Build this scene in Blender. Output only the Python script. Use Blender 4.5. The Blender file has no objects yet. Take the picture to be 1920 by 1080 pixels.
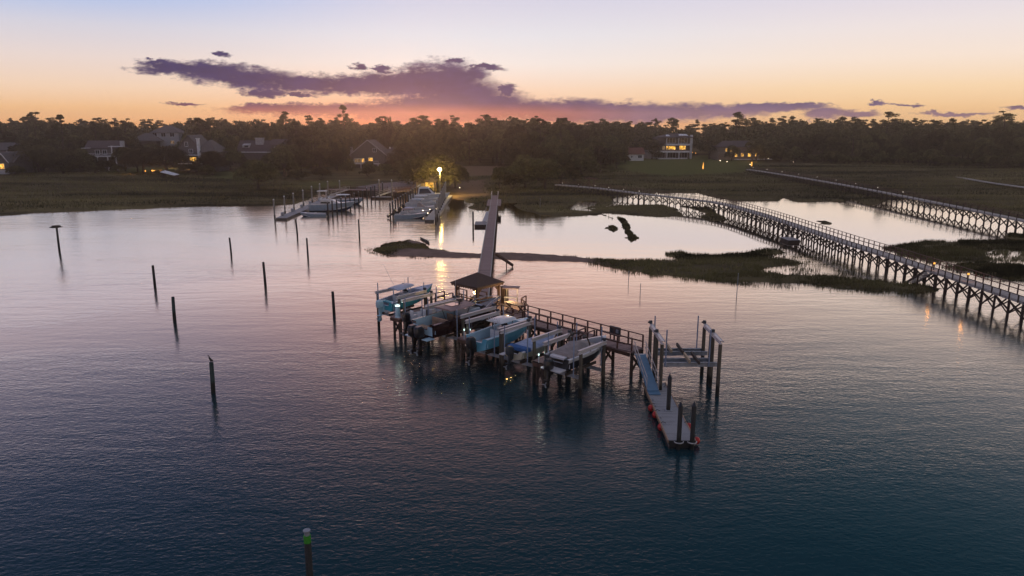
import bpy, math, random
import numpy as np
from mathutils import Vector, Matrix

random.seed(7)
SC = bpy.context.scene
COL = SC.collection
R = math.radians
PI = math.pi

# ------------------------------------------------------------------ camera constants (metres, degrees)
FOCAL, CAM_H, HORIZON = 1370.0, 19.0, 230.0
PITCH = math.atan((540 - HORIZON) / FOCAL)
SP, CP = math.sin(PITCH), math.cos(PITCH)


def ground(px, py, z=0.0):
    """Point of the level z that the survey photograph shows at (px, py)."""
    u, v = (px - 960) / FOCAL, (py - 540) / FOCAL
    t = (CAM_H - z) / (SP + v * CP)
    return (u * t, (CP - v * SP) * t)


def lin(c):
    out = []
    for x in c[:3]:
        x = x / 255.0
        out.append(x / 12.92 if x <= 0.04045 else ((x + 0.055) / 1.055) ** 2.4)
    return (out[0], out[1], out[2], 1.0)


# ------------------------------------------------------------------ materials
def new_mat(name):
    m = bpy.data.materials.new(name)
    m.use_nodes = True
    nt = m.node_tree
    nt.nodes.clear()
    out = nt.nodes.new('ShaderNodeOutputMaterial')
    return m, nt, out


def mat(name, col, rough=0.6, metal=0.0, col2=None, scale=3.0, stretch=(1, 1, 1), bump=0.0, detail=4.0,
        wet=False, spec=0.5, coat=0.0):
    m, nt, out = new_mat(name)
    N, L = nt.nodes, nt.links
    b = N.new('ShaderNodeBsdfPrincipled')
    b.inputs['Roughness'].default_value = rough
    b.inputs['Metallic'].default_value = metal
    b.inputs['Specular IOR Level'].default_value = spec
    b.inputs['Coat Weight'].default_value = coat
    L.new(b.outputs[0], out.inputs[0])
    c1 = (*col, 1)
    if col2 is None:
        col2 = tuple(x * 0.72 for x in col)
    tc = N.new('ShaderNodeTexCoord')
    mp = N.new('ShaderNodeMapping')
    mp.inputs['Scale'].default_value = stretch
    L.new(tc.outputs['Object'], mp.inputs[0])
    nz = N.new('ShaderNodeTexNoise')
    nz.inputs['Scale'].default_value = scale
    nz.inputs['Detail'].default_value = detail
    L.new(mp.outputs[0], nz.inputs['Vector'])
    rp = N.new('ShaderNodeValToRGB')
    rp.color_ramp.elements[0].position = 0.35
    rp.color_ramp.elements[1].position = 0.68
    rp.color_ramp.elements[0].color = (*col2, 1)
    rp.color_ramp.elements[1].color = c1
    L.new(nz.outputs['Fac'], rp.inputs[0])
    csock = rp.outputs[0]
    if wet:      # tide stain: weed-dark, wet timber up to the high water mark
        geo = N.new('ShaderNodeNewGeometry')
        sep = N.new('ShaderNodeSeparateXYZ')
        L.new(geo.outputs['Position'], sep.inputs[0])
        ad = N.new('ShaderNodeMath'); ad.operation = 'MULTIPLY_ADD'
        ad.inputs[1].default_value = 0.5; ad.inputs[2].default_value = 0.0
        L.new(nz.outputs['Fac'], ad.inputs[0])
        sb = N.new('ShaderNodeMath'); sb.operation = 'SUBTRACT'
        L.new(sep.outputs['Z'], sb.inputs[0]); L.new(ad.outputs[0], sb.inputs[1])
        mr = N.new('ShaderNodeMapRange')
        mr.inputs['From Min'].default_value = 0.45
        mr.inputs['From Max'].default_value = 0.75
        L.new(sb.outputs[0], mr.inputs['Value'])
        mx = N.new('ShaderNodeMix'); mx.data_type = 'RGBA'
        L.new(mr.outputs[0], mx.inputs['Factor'])
        mx.inputs['A'].default_value = (0.012, 0.013, 0.010, 1)
        L.new(csock, mx.inputs['B'])
        csock = mx.outputs['Result']
    L.new(csock, b.inputs['Base Color'])
    if bump:
        bp = N.new('ShaderNodeBump')
        bp.inputs['Strength'].default_value = bump
        bp.inputs['Distance'].default_value = 0.05
        L.new(nz.outputs['Fac'], bp.inputs['Height'])
        L.new(bp.outputs[0], b.inputs['Normal'])
    return m


def plank_mat(name, col, col2, width=0.14, axis='X'):
    """Weathered decking: boards of uneven tone with dark gaps, across the given object axis."""
    m, nt, out = new_mat(name)
    N, L = nt.nodes, nt.links
    b = N.new('ShaderNodeBsdfPrincipled')
    b.inputs['Roughness'].default_value = 0.75
    L.new(b.outputs[0], out.inputs[0])
    tc = N.new('ShaderNodeTexCoord')
    sep = N.new('ShaderNodeSeparateXYZ')
    L.new(tc.outputs['UV'], sep.inputs[0])
    dv = N.new('ShaderNodeMath'); dv.operation = 'DIVIDE'; dv.inputs[1].default_value = width
    L.new(sep.outputs[axis], dv.inputs[0])
    fl = N.new('ShaderNodeMath'); fl.operation = 'FLOOR'
    L.new(dv.outputs[0], fl.inputs[0])
    fr = N.new('ShaderNodeMath'); fr.operation = 'FRACT'
    L.new(dv.outputs[0], fr.inputs[0])
    wn = N.new('ShaderNodeTexWhiteNoise'); wn.noise_dimensions = '1D'
    L.new(fl.outputs[0], wn.inputs['W'])
    nz = N.new('ShaderNodeTexNoise'); nz.inputs['Scale'].default_value = 1.3
    nz.inputs['Detail'].default_value = 5
    L.new(tc.outputs['Object'], nz.inputs['Vector'])
    av = N.new('ShaderNodeMath'); av.operation = 'ADD'
    L.new(wn.outputs['Value'], av.inputs[0]); L.new(nz.outputs['Fac'], av.inputs[1])
    rp = N.new('ShaderNodeValToRGB')
    rp.color_ramp.elements[0].position = 0.4; rp.color_ramp.elements[0].color = (*col2, 1)
    rp.color_ramp.elements[1].position = 1.3 / 1.5; rp.color_ramp.elements[1].color = (*col, 1)
    L.new(av.outputs[0], rp.inputs[0])
    gap = N.new('ShaderNodeMath'); gap.operation = 'GREATER_THAN'; gap.inputs[1].default_value = 0.08
    L.new(fr.outputs[0], gap.inputs[0])
    mx = N.new('ShaderNodeMix'); mx.data_type = 'RGBA'
    mx.inputs['A'].default_value = (0.02, 0.016, 0.014, 1)
    L.new(gap.outputs[0], mx.inputs['Factor']); L.new(rp.outputs[0], mx.inputs['B'])
    L.new(mx.outputs['Result'], b.inputs['Base Color'])
    return m


def glow_mat(name, col, strength, pattern=False):
    m, nt, out = new_mat(name)
    N, L = nt.nodes, nt.links
    e = N.new('ShaderNodeEmission')
    e.inputs['Color'].default_value = (*col, 1)
    e.inputs['Strength'].default_value = strength
    if pattern:   # lamps, curtains and furniture inside a lit room
        tc = N.new('ShaderNodeTexCoord')
        nz = N.new('ShaderNodeTexNoise'); nz.inputs['Scale'].default_value = 1.6; nz.inputs['Detail'].default_value = 3
        L.new(tc.outputs['Object'], nz.inputs['Vector'])
        mr = N.new('ShaderNodeMapRange')
        mr.inputs['From Min'].default_value = 0.36; mr.inputs['From Max'].default_value = 0.66
        mr.inputs['To Min'].default_value = 0.12 * strength; mr.inputs['To Max'].default_value = 1.5 * strength
        L.new(nz.outputs['Fac'], mr.inputs['Value'])
        L.new(mr.outputs[0], e.inputs['Strength'])
    L.new(e.outputs[0], out.inputs[0])
    return m


M = {}
M['deck'] = plank_mat('weathered_decking', (0.31, 0.21, 0.195), (0.175, 0.115, 0.105))
M['deck_grey'] = plank_mat('grey_decking', (0.36, 0.34, 0.34), (0.24, 0.22, 0.22))
M['deck_float'] = plank_mat('composite_decking', (0.30, 0.30, 0.31), (0.20, 0.20, 0.21), 0.15)
M['deck_pale'] = plank_mat('pale_decking', (0.46, 0.42, 0.38), (0.28, 0.25, 0.23))
M['timber'] = mat('treated_timber', (0.14, 0.075, 0.052), 0.8, col2=(0.075, 0.04, 0.03), scale=2.5, stretch=(1, 1, .3), bump=.3)
M['rail'] = mat('stained_rail_timber', (0.16, 0.075, 0.055), 0.75, col2=(0.09, 0.045, 0.035), scale=3)
M['pile'] = mat('pile_timber', (0.135, 0.115, 0.085), 0.85, col2=(0.06, 0.052, 0.04), scale=3.5, stretch=(2, 2, .25), bump=.5, wet=True)
M['pile_dark'] = mat('tarred_pile', (0.05, 0.05, 0.05), 0.8, col2=(0.025, 0.026, 0.027), scale=3.5, stretch=(2, 2, .25), bump=.5, wet=True)
M['pile_wrap'] = mat('grey_wrapped_pile', (0.34, 0.31, 0.28), 0.7, col2=(0.2, 0.18, 0.16), scale=3.5, stretch=(2, 2, .2), wet=True)
M['pile_green'] = mat('green_weathered_pile', (0.06, 0.09, 0.085), 0.8, col2=(0.03, 0.05, 0.05), scale=3.5, stretch=(2, 2, .2), wet=True)
M['brace'] = mat('brace_timber', (0.085, 0.06, 0.045), 0.85, col2=(0.045, 0.03, 0.025), scale=3)
M['alu'] = mat('brushed_aluminium', (0.74, 0.69, 0.68), 0.4, 0.45, col2=(0.58, 0.54, 0.54), scale=1.5, stretch=(.3, 4, 4))
M['galv'] = mat('galvanised_steel', (0.38, 0.40, 0.44), 0.5, 0.4, col2=(0.25, 0.265, 0.29), scale=4)
M['pvc'] = mat('guide_pole_plastic', (0.30, 0.36, 0.48), 0.45, col2=(0.22, 0.27, 0.38), scale=2)
M['motor'] = mat('dark_gearbox_paint', (0.035, 0.045, 0.06), 0.5)
M['bunk'] = mat('pale_bunk_carpet', (0.55, 0.42, 0.28), 0.9, scale=6)
M['bunk_dark'] = mat('dark_bunk_carpet', (0.09, 0.07, 0.06), 0.9, scale=6)
M['marina'] = mat('grey_white_gelcoat', (0.34, 0.42, 0.49), 0.25, col2=(0.28, 0.35, 0.42), scale=1.2, coat=.4)
M['white'] = mat('white_gelcoat', (0.70, 0.70, 0.71), 0.25, col2=(0.60, 0.60, 0.62), scale=1.2, coat=.4)
M['cream'] = mat('cream_gelcoat', (0.62, 0.58, 0.44), 0.3, col2=(0.5, 0.47, 0.36), scale=1.2, coat=.3)
M['teal'] = mat('teal_gelcoat', (0.06, 0.46, 0.56), 0.22, col2=(0.05, 0.39, 0.48), scale=.8, coat=.5)
M['lightblue'] = mat('light_blue_gelcoat', (0.17, 0.52, 0.70), 0.22, col2=(0.14, 0.46, 0.62), scale=.8, coat=.5)
M['ice'] = mat('ice_blue_gelcoat', (0.46, 0.66, 0.77), 0.25, col2=(0.4, 0.58, 0.68), scale=.8, coat=.4)
M['navy'] = mat('navy_gelcoat', (0.02, 0.06, 0.16), 0.22, col2=(0.015, 0.045, 0.12), scale=.8, coat=.5)
M['maroon'] = mat('maroon_black_gelcoat', (0.035, 0.016, 0.018), 0.2, col2=(0.025, 0.012, 0.014), scale=.8, coat=.5)
M['black'] = mat('black_plastic', (0.014, 0.014, 0.017), 0.35, scale=3, coat=.3)
M['smoke'] = mat('smoked_acrylic', (0.02, 0.03, 0.035), 0.08)
M['tan'] = mat('tan_vinyl', (0.40, 0.26, 0.17), 0.6, scale=3)
M['brown_top'] = mat('brown_hardtop', (0.30, 0.20, 0.19), 0.45, col2=(0.24, 0.16, 0.155), scale=1)
M['canvas_blue'] = mat('blue_canvas', (0.33, 0.40, 0.55), 0.85, col2=(0.24, 0.30, 0.45), scale=3, bump=.4)
M['canvas_navy'] = mat('royal_blue_canvas', (0.03, 0.13, 0.36), 0.85, scale=3, bump=.4)
M['canvas_grey'] = mat('grey_canvas', (0.30, 0.26, 0.25), 0.85, col2=(0.22, 0.19, 0.18), scale=3, bump=.4)
M['lavender_top'] = mat('pale_hardtop', (0.50, 0.54, 0.66), 0.4, scale=1)
M['floor_grey'] = mat('nonskid_floor', (0.32, 0.33, 0.35), 0.8, scale=5)
M['shingle'] = mat('brown_roof_shingles', (0.095, 0.06, 0.05), 0.9, col2=(0.055, 0.035, 0.03), scale=9, stretch=(1, 1, 3), bump=.5)
M['shingle_grey'] = mat('grey_roof_shingles', (0.125, 0.11, 0.11), 0.9, col2=(0.08, 0.072, 0.072), scale=2.5, bump=.4)
M['shingle_dark'] = mat('dark_roof_shingles', (0.085, 0.065, 0.07), 0.9, col2=(0.055, 0.042, 0.045), scale=2.5, bump=.4)
M['shingle_red'] = mat('red_brown_roof', (0.17, 0.07, 0.05), 0.9, scale=2.5)
M['siding'] = mat('white_siding', (0.42, 0.42, 0.44), 0.7, col2=(0.35, 0.35, 0.37), scale=1, stretch=(.2, .2, 3))
M['siding_grey'] = mat('grey_shake_siding', (0.15, 0.13, 0.125), 0.85, col2=(0.10, 0.09, 0.085), scale=2, stretch=(1, 1, 2))
M['siding_tan'] = mat('tan_siding', (0.30, 0.24, 0.18), 0.8, scale=1, stretch=(.2, .2, 3))
M['trim'] = mat('white_trim_paint', (0.78, 0.78, 0.80), 0.6, scale=2)
M['glass'] = mat('dark_window_glass', (0.02, 0.025, 0.03), 0.06, scale=1)
M['skyglass'] = mat('skylight_glass', (0.5, 0.5, 0.5), 0.08, 1.0, scale=1)
M['brick'] = mat('chimney_stucco', (0.42, 0.42, 0.44), 0.85, scale=2)
M['red'] = mat('red_buoy_vinyl', (0.50, 0.022, 0.02), 0.35, col2=(0.38, 0.016, 0.016), scale=3)
M['rope'] = mat('hoop_white', (0.5, 0.5, 0.5), 0.6, scale=4)
M['gang_blue'] = mat('blue_grey_gangway', (0.115, 0.225, 0.345), 0.55, col2=(0.085, 0.18, 0.28), scale=2)
M['railwhite'] = mat('pale_handrail', (0.58, 0.52, 0.50), 0.4, .3, scale=2)
M['bark'] = mat('bark', (0.085, 0.06, 0.042), 0.95, col2=(0.045, 0.03, 0.022), scale=4, stretch=(2, 2, .4), bump=.6)
M['nest'] = mat('nest_sticks', (0.035, 0.028, 0.022), 0.95, scale=8)
M['feather'] = mat('black_feathers', (0.018, 0.018, 0.022), 0.6, scale=8)
M['rock'] = mat('weathered_rock', (0.10, 0.08, 0.065), 0.9, col2=(0.05, 0.04, 0.035), scale=3, bump=.6)
M['asphalt'] = mat('lot_surface', (0.20, 0.155, 0.145), 0.9, col2=(0.155, 0.12, 0.115), scale=.25, detail=6)
M['carpaint'] = mat('pale_car_paint', (0.5, 0.5, 0.52), 0.25, scale=1, coat=.6)
M['tyre'] = mat('tyre_rubber', (0.018, 0.018, 0.018), 0.8)
M['green_paint'] = mat('green_band_paint', (0.06, 0.36, 0.03), 0.55, scale=3)
M['signgrey'] = mat('grey_cabinet_paint', (0.06, 0.065, 0.07), 0.55, scale=3)
M['warm'] = glow_mat('warm_bulb', (1.0, 0.68, 0.26), 42)
M['sodium'] = glow_mat('sodium_lamp', (1.0, 0.72, 0.22), 60)
M['win'] = glow_mat('lit_room', (1.0, 0.50, 0.08), 1.5, True)
M['win_soft'] = glow_mat('softly_lit_room', (1.0, 0.62, 0.30), 0.22, True)
M['amber'] = glow_mat('amber_lamp', (1.0, 0.42, 0.07), 1.9)
M['spot'] = glow_mat('small_white_lamp', (1.0, 0.76, 0.50), 8)
M['tiny'] = glow_mat('tiny_post_lamp', (1.0, 0.86, 0.72), 2.5)
M['cool'] = glow_mat('cool_white_lamp', (0.72, 1.0, 0.90), 2.2)


# ------------------------------------------------------------------ mesh building
class MB:
    """Collects boxes, bars and tubes; build() links them as ONE mesh object."""

    def __init__(self):
        self.v, self.f, self.uv = [], [], None

    def quadset(self, vs, fs):
        b = len(self.v)
        self.v += [tuple(p) for p in vs]
        self.f += [tuple(b + i for i in q) for q in fs]

    def box(self, c, s, rz=0.0, taper=1.0):
        cx, cy, cz = c
        hx, hy, hz = s[0] / 2, s[1] / 2, s[2] / 2
        co, si = math.cos(rz), math.sin(rz)
        vs = []
        for sz, k in ((-1, 1.0), (1, taper)):
            for sx, sy in ((-1, -1), (1, -1), (1, 1), (-1, 1)):
                x, y = sx * hx * k, sy * hy * k
                vs.append((cx + x * co - y * si, cy + x * si + y * co, cz + sz * hz))
        self.quadset(vs, [(3, 2, 1, 0), (4, 5, 6, 7), (0, 1, 5, 4), (1, 2, 6, 5), (2, 3, 7, 6), (3, 0, 4, 7)])

    def beam(self, p, q, w, h):
        p, q = Vector(p), Vector(q)
        d = (q - p).normalized()
        up = Vector((0, 0, 1)) if abs(d.z) < 0.95 else Vector((1, 0, 0))
        s = d.cross(up).normalized()
        n = s.cross(d).normalized()
        vs = []
        for e in (p, q):
            for a, b in ((-1, -1), (1, -1), (1, 1), (-1, 1)):
                vs.append(e + s * (a * w / 2) + n * (b * h / 2))
        self.quadset(vs, [(0, 1, 2, 3), (7, 6, 5, 4), (1, 0, 4, 5), (2, 1, 5, 6), (3, 2, 6, 7), (0, 3, 7, 4)])

    def tube(self, pts, rs, n=8, cap=True):
        if not hasattr(rs, '__len__'):
            rs = [rs] * len(pts)
        pts = [Vector(p) for p in pts]
        b = len(self.v)
        for i, p in enumerate(pts):
            a = pts[max(0, i - 1)]; c = pts[min(len(pts) - 1, i + 1)]
            d = (c - a).normalized()
            up = Vector((0, 0, 1)) if abs(d.z) < 0.9 else Vector((1, 0, 0))
            s = d.cross(up).normalized(); t = s.cross(d)
            for k in range(n):
                an = 2 * PI * k / n
                self.v.append(tuple(p + s * (rs[i] * math.cos(an)) + t * (rs[i] * math.sin(an))))
        for i in range(len(pts) - 1):
            for k in range(n):
                k2 = (k + 1) % n
                self.f.append((b + i * n + k, b + i * n + k2, b + (i + 1) * n + k2, b + (i + 1) * n + k))
        if cap:
            self.f.append(tuple(b + k for k in reversed(range(n))))
            self.f.append(tuple(b + (len(pts) - 1) * n + k for k in range(n)))

    def ball(self, c, r, n=10, m=7, sq=(1, 1, 1)):
        b = len(self.v)
        for i in range(m + 1):
            th = PI * i / m
            for k in range(n):
                ph = 2 * PI * k / n
                self.v.append((c[0] + r * sq[0] * math.sin(th) * math.cos(ph), c[1] + r * sq[1] * math.sin(th) * math.sin(ph),
                               c[2] + r * sq[2] * math.cos(th)))
        for i in range(m):
            for k in range(n):
                k2 = (k + 1) % n
                self.f.append((b + i * n + k, b + (i + 1) * n + k, b + (i + 1) * n + k2, b + i * n + k2))

    def loft(self, rings, cap0=True, cap1=True, closed=True):
        b = len(self.v)
        n = len(rings[0])
        for r in rings:
            self.v += [tuple(p) for p in r]
        for i in range(len(rings) - 1):
            for k in range(n if closed else n - 1):
                k2 = (k + 1) % n
                self.f.append((b + i * n + k, b + i * n + k2, b + (i + 1) * n + k2, b + (i + 1) * n + k))
        if cap0:
            self.f.append(tuple(b + k for k in reversed(range(n))))
        if cap1:
            self.f.append(tuple(b + (len(rings) - 1) * n + k for k in range(n)))

    def prism(self, poly, z0, z1):
        n = len(poly)
        b = len(self.v)
        self.v += [(x, y, z0) for x, y in poly] + [(x, y, z1) for x, y in poly]
        self.f.append(tuple(b + k for k in reversed(range(n))))
        self.f.append(tuple(b + n + k for k in range(n)))
        for k in range(n):
            k2 = (k + 1) % n
            self.f.append((b + k, b + k2, b + n + k2, b + n + k))

    def build(self, name, m, parent=None, smooth=False, bevel=0.0, uvdir=None):
        me = bpy.data.meshes.new(name)
        me.from_pydata([tuple(v) for v in self.v], [], self.f)
        me.update()
        me.materials.append(m)
        if uvdir is not None:     # decking: u along the walking line, so boards run across it
            ul = me.uv_layers.new(name='boards')
            ux, uy = uvdir
            for lp in me.loops:
                c = me.vertices[lp.vertex_index].co
                ul.data[lp.index].uv = (c.x * ux + c.y * uy + 50.0, -c.x * uy + c.y * ux)
        if smooth:
            me.polygons.foreach_set('use_smooth', [True] * len(me.polygons))
        o = bpy.data.objects.new(name, me)
        COL.objects.link(o)
        if parent is not None:
            o.parent = parent
        if bevel:
            bv = o.modifiers.new('edge', 'BEVEL'); bv.width = bevel; bv.segments = 2; bv.limit_method = 'ANGLE'
        return o


def tag(o, label=None, cat=None, group=None, kind=None):
    if label: o['label'] = label
    if cat: o['category'] = cat
    if group: o['group'] = group
    if kind: o['kind'] = kind
    return o


def thing(name, label, cat, loc=(0, 0, 0), rz=0.0, group=None):
    o = bpy.data.objects.new(name, None)
    o.empty_display_size = 0.2
    COL.objects.link(o)
    o.location = loc
    o.rotation_euler = (0, 0, rz)
    return tag(o, label, cat, group)


def copy_tree(src, loc, rz=None, label=None, group=None, scale=None):
    def rec(o, par):
        c = o.copy()
        COL.objects.link(c)
        c.parent = par
        for ch in o.children:
            rec(ch, c)
        return c
    r = rec(src, None)
    r.location = loc
    if rz is not None: r.rotation_euler = (0, 0, rz)
    if label: r['label'] = label
    if group: r['group'] = group
    if scale is not None: r.scale = scale
    return r


def mesh_np(name, verts, faces, m, parent=None, smooth=False):
    """Large mesh from numpy arrays; faces is (n, 3) or (n, 4)."""
    me = bpy.data.meshes.new(name)
    nv, (nf, k) = len(verts), faces.shape
    me.vertices.add(nv); me.loops.add(nf * k); me.polygons.add(nf)
    me.vertices.foreach_set('co', np.asarray(verts, np.float32).ravel())
    me.loops.foreach_set('vertex_index', faces.astype(np.int32).ravel())
    me.polygons.foreach_set('loop_start', np.arange(0, nf * k, k, dtype=np.int32))
    if smooth:
        me.polygons.foreach_set('use_smooth', np.ones(nf, bool))
    me.update(calc_edges=True)
    me.materials.append(m)
    o = bpy.data.objects.new(name, me)
    COL.objects.link(o)
    if parent is not None: o.parent = parent
    return o

# water and air
WAVE_A, WAVE_B, WAVE_C = 0.048, 0.022, 0.021
WATER_POW, WATER_GAIN = 1.6, 6.4
HAZE = 0.00038

# ------------------------------------------------------------------ shoreline (outlines surveyed from the photograph, level 0)
def poly(*pts):
    return np.array([ground(*p) for p in pts])


MAINLAND = np.vstack([poly((-700, 418), (-300, 411), (0, 405), (28, 403), (62, 399), (110, 398), (200, 394), (300, 389), (400, 387), (520, 386),
                 (548, 383), (574, 375), (598, 366), (640, 363), (690, 364), (735, 364), (760, 364), (800, 366), (832, 368), (850, 372),
                 (874, 373), (879, 379), (892, 379), (876, 387), (880, 393), (922, 393), (938, 381), (965, 379), (975, 394), (1000, 399),
                 (1040, 405), (1085, 404), (1121, 402), (1156, 413), (1165, 420), (1150, 409), (1128, 399), (1100, 397), (1066, 394), (1064, 386), (1090, 377), (1118, 375),
                 (1122, 382), (1096, 390), (1100, 393), (1150, 386), (1146, 381), (1150, 368), (1200, 364), (1251, 361), (1305, 361), (1340, 370), (1378, 377),
                 (1420, 377), (1462, 376), (1470, 370), (1478, 376), (1519, 378), (1560, 377), (1590, 380), (1600, 372), (1612, 381),
                 (1640, 383), (1652, 378), (1690, 372), (1730, 374), (1760, 385), (1800, 392), (1850, 400), (1920, 410), (2200, 450)),
                 np.array([(160., 100.), (1200., 300.), (1200., 900.), (-1200., 900.), (-1200., 200.)])])
ISLANDS = {
    'bar': poly((699, 469), (718, 459), (753, 454), (769, 450), (799, 458), (805, 467), (848, 473), (902, 475.5), (940, 474), (992, 475.5), (1059, 481),
                (1114, 486), (1200, 489), (1284, 489), (1255, 484), (1247, 476), (1262, 473), (1325, 479), (1392, 474), (1455, 467), (1470, 474), (1440, 484), (1490, 488), (1501, 493), (1470, 503), (1441, 508),
                (1492, 512), (1590, 520), (1671, 528), (1733, 536), (1766, 547), (1733, 549), (1644, 549), (1546, 539), (1454, 533),
                (1403, 530), (1297, 524), (1213, 513), (1148, 501), (1086, 490), (978, 488), (902, 484), (815, 482), (761, 481), (721, 478)),
    'isle_a': poly((1100, 393), (1150, 386), (1250, 385), (1268, 394), (1281, 405), (1230, 406), (1130, 399)),
    'isle_b': poly((1281, 387), (1330, 390), (1345, 401), (1368, 413), (1330, 414), (1312, 405), (1340, 402)),
    'isle_c': poly((1157, 408), (1167, 409), (1174, 414), (1166, 418)),
    'isle_k': poly((1166, 420), (1176, 417), (1184, 426), (1177, 431), (1168, 427)),
    'isle_d': poly((1140, 427), (1150, 424), (1158, 429), (1150, 433)),
    'isle_e': poly((1171, 434), (1182, 433), (1188, 439), (1178, 442)),
    'isle_l': poly((1177, 445), (1190, 441), (1194, 447), (1183, 453)),
    'isle_f': poly((1528, 414), (1548, 415), (1559, 419), (1548, 421), (1536, 420), (1546, 418)),
    'isle_g': poly((1656, 466), (1731, 454), (1801, 451), (1920, 455), (2100, 462), (2100, 500), (1905, 468), (1870, 470), (1850, 490), (1800, 488), (1760, 490), (1700, 480)),
    'isle_h': poly((1790, 500), (1830, 494), (1880, 497), (1920, 500), (2100, 515), (2100, 560), (1920, 530), (1850, 520), (1800, 510)),
    'isle_i': poly((1888, 441), (1930, 446), (1930, 450), (1890, 446)),
    'isle_j': poly((1780, 378), (1850, 384), (1930, 398), (1930, 404), (1850, 394), (1790, 388)),
}
_rs = np.random.RandomState(3)


def fbm(x, y, seed=0, octaves=4):
    """Cheap smooth value noise, roughly -1..1."""
    tot, amp, nrm = np.zeros_like(x), 1.0, 0.0
    for o in range(octaves):
        xi, yi = np.floor(x).astype(np.int64), np.floor(y).astype(np.int64)
        fx, fy = x - xi, y - yi
        fx, fy = fx * fx * (3 - 2 * fx), fy * fy * (3 - 2 * fy)

        def h(a, b):
            n = (a * 374761393 + b * 668265263 + (seed + o) * 974711) & 0x7fffffff
            n = ((n ^ (n >> 13)) * 1274126177) & 0x7fffffff
            return ((n ^ (n >> 16)) & 0xffff) / 32767.5 - 1
        tot += amp * ((h(xi, yi) * (1 - fx) + h(xi + 1, yi) * fx) * (1 - fy) + (h(xi, yi + 1) * (1 - fx) + h(xi + 1, yi + 1) * fx) * fy)
        nrm += amp; amp *= 0.5; x, y = x * 2.03, y * 2.03
    return tot / nrm


def sdf(pl, x, y):
    """Signed distance to a polygon, positive inside."""
    d = np.full(x.shape, 1e9)
    ins = np.zeros(x.shape, bool)
    n = len(pl)
    for i in range(n):
        ax, ay = pl[i]; bx, by = pl[(i + 1) % n]
        ex, ey = bx - ax, by - ay
        t = np.clip(((x - ax) * ex + (y - ay) * ey) / (ex * ex + ey * ey + 1e-12), 0, 1)
        d = np.minimum(d, np.hypot(x - ax - t * ex, y - ay - t * ey))
        if ay != by:
            c = ((ay > y) != (by > y)) & (x < (bx - ax) * (y - ay) / (by - ay) + ax)
            ins ^= c
    return np.where(ins, d, -d)


def sstep(a, b, x):
    t = np.clip((x - a) / (b - a), 0, 1)
    return t * t * (3 - 2 * t)


def land(x, y):
    """Height of the ground (below 0 under water), and the inland distance."""
    x, y = np.asarray(x, float), np.asarray(y, float)
    rag = fbm(x / 3.0, y / 4.5, 1, 4)
    m = sdf(MAINLAND, x, y)
    mm = m + rag * 1.6
    h = np.clip(mm * 0.22, -1.2, 0.42) + sstep(35, 110, m) * 1.5 + sstep(110, 260, m) * 0.8
    h += np.where(mm > 1.5, fbm(x / 14, y / 9, 5, 3) * 0.12, 0)
    for k, pl in ISLANDS.items():
        s = sdf(pl, x, y) + rag * (0.75 if k == 'bar' else 1.0) + fbm(x * 1.3, y * .9, 41, 3) * .5 + (0 if k == 'bar' else fbm(x / 1.7, y / 4.0, 43, 3) * 1.1)
        if k == 'bar': s += sstep(8, 18, x) * (fbm(x / 7, y / 2.4, 51, 3) * 2.6 - .5)
        if k in ('isle_g', 'isle_h'): s += fbm(x / 5, y / 2.2, 57, 3) * 3.2 - .9
        h = np.maximum(h, np.clip(s * 0.24, -1.2, 0.33))
    return h, m


def land_z(x, y):
    return float(land(np.array([x]), np.array([y]))[0][0])


# one ground sheet, finer towards the camera, out to beyond the wood
_ang = np.radians(np.linspace(-47, 47, 760))
_r = np.concatenate([np.linspace(74, 130, 150), np.geomspace(130.5, 330, 240), np.geomspace(334, 880, 40)])
_A, _Rr = np.meshgrid(_ang, _r)
_X, _Y = np.sin(_A) * _Rr, np.cos(_A) * _Rr
_H, _MD = land(_X, _Y)
_n, _m = _X.shape
_i = np.arange(_n * _m).reshape(_n, _m)
_q = np.stack([_i[:-1, :-1], _i[:-1, 1:], _i[1:, 1:], _i[1:, :-1]], -1).reshape(-1, 4)
_keep = (_H.ravel()[_q].max(1) > -0.45)
_q = _q[_keep][:, ::-1]

gm, nt, out = new_mat('marsh_ground')
N, L = nt.nodes, nt.links
gb = N.new('ShaderNodeBsdfPrincipled'); gb.inputs['Roughness'].default_value = 0.95
gb.inputs['Specular IOR Level'].default_value = 0.0
L.new(gb.outputs[0], out.inputs[0])
tc = N.new('ShaderNodeTexCoord')
mp = N.new('ShaderNodeMapping'); mp.inputs['Scale'].default_value = (0.016, 0.075, 1)
L.new(tc.outputs['Object'], mp.inputs[0])
nz = N.new('ShaderNodeTexNoise'); nz.inputs['Scale'].default_value = 1.0; nz.inputs['Detail'].default_value = 9; nz.inputs['Roughness'].default_value = .62
L.new(mp.outputs[0], nz.inputs['Vector'])
rp = N.new('ShaderNodeValToRGB')
els = rp.color_ramp.elements
els[0].position, els[0].color = 0.38, (0.04, 0.034, 0.021, 1)
els[1].position, els[1].color = 0.66, (0.20, 0.165, 0.08, 1)
e = els.new(0.47); e.color = (0.10, 0.082, 0.048, 1)
e = els.new(0.60); e.color = (0.145, 0.12, 0.06, 1)
L.new(nz.outputs['Fac'], rp.inputs[0])
at = N.new('ShaderNodeAttribute'); at.attribute_name = 'cover'
sp = N.new('ShaderNodeSeparateColor'); L.new(at.outputs['Color'], sp.inputs[0])
nz2 = N.new('ShaderNodeTexNoise'); nz2.inputs['Scale'].default_value = 0.8; nz2.inputs['Detail'].default_value = 8
L.new(tc.outputs['Object'], nz2.inputs['Vector'])


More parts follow.
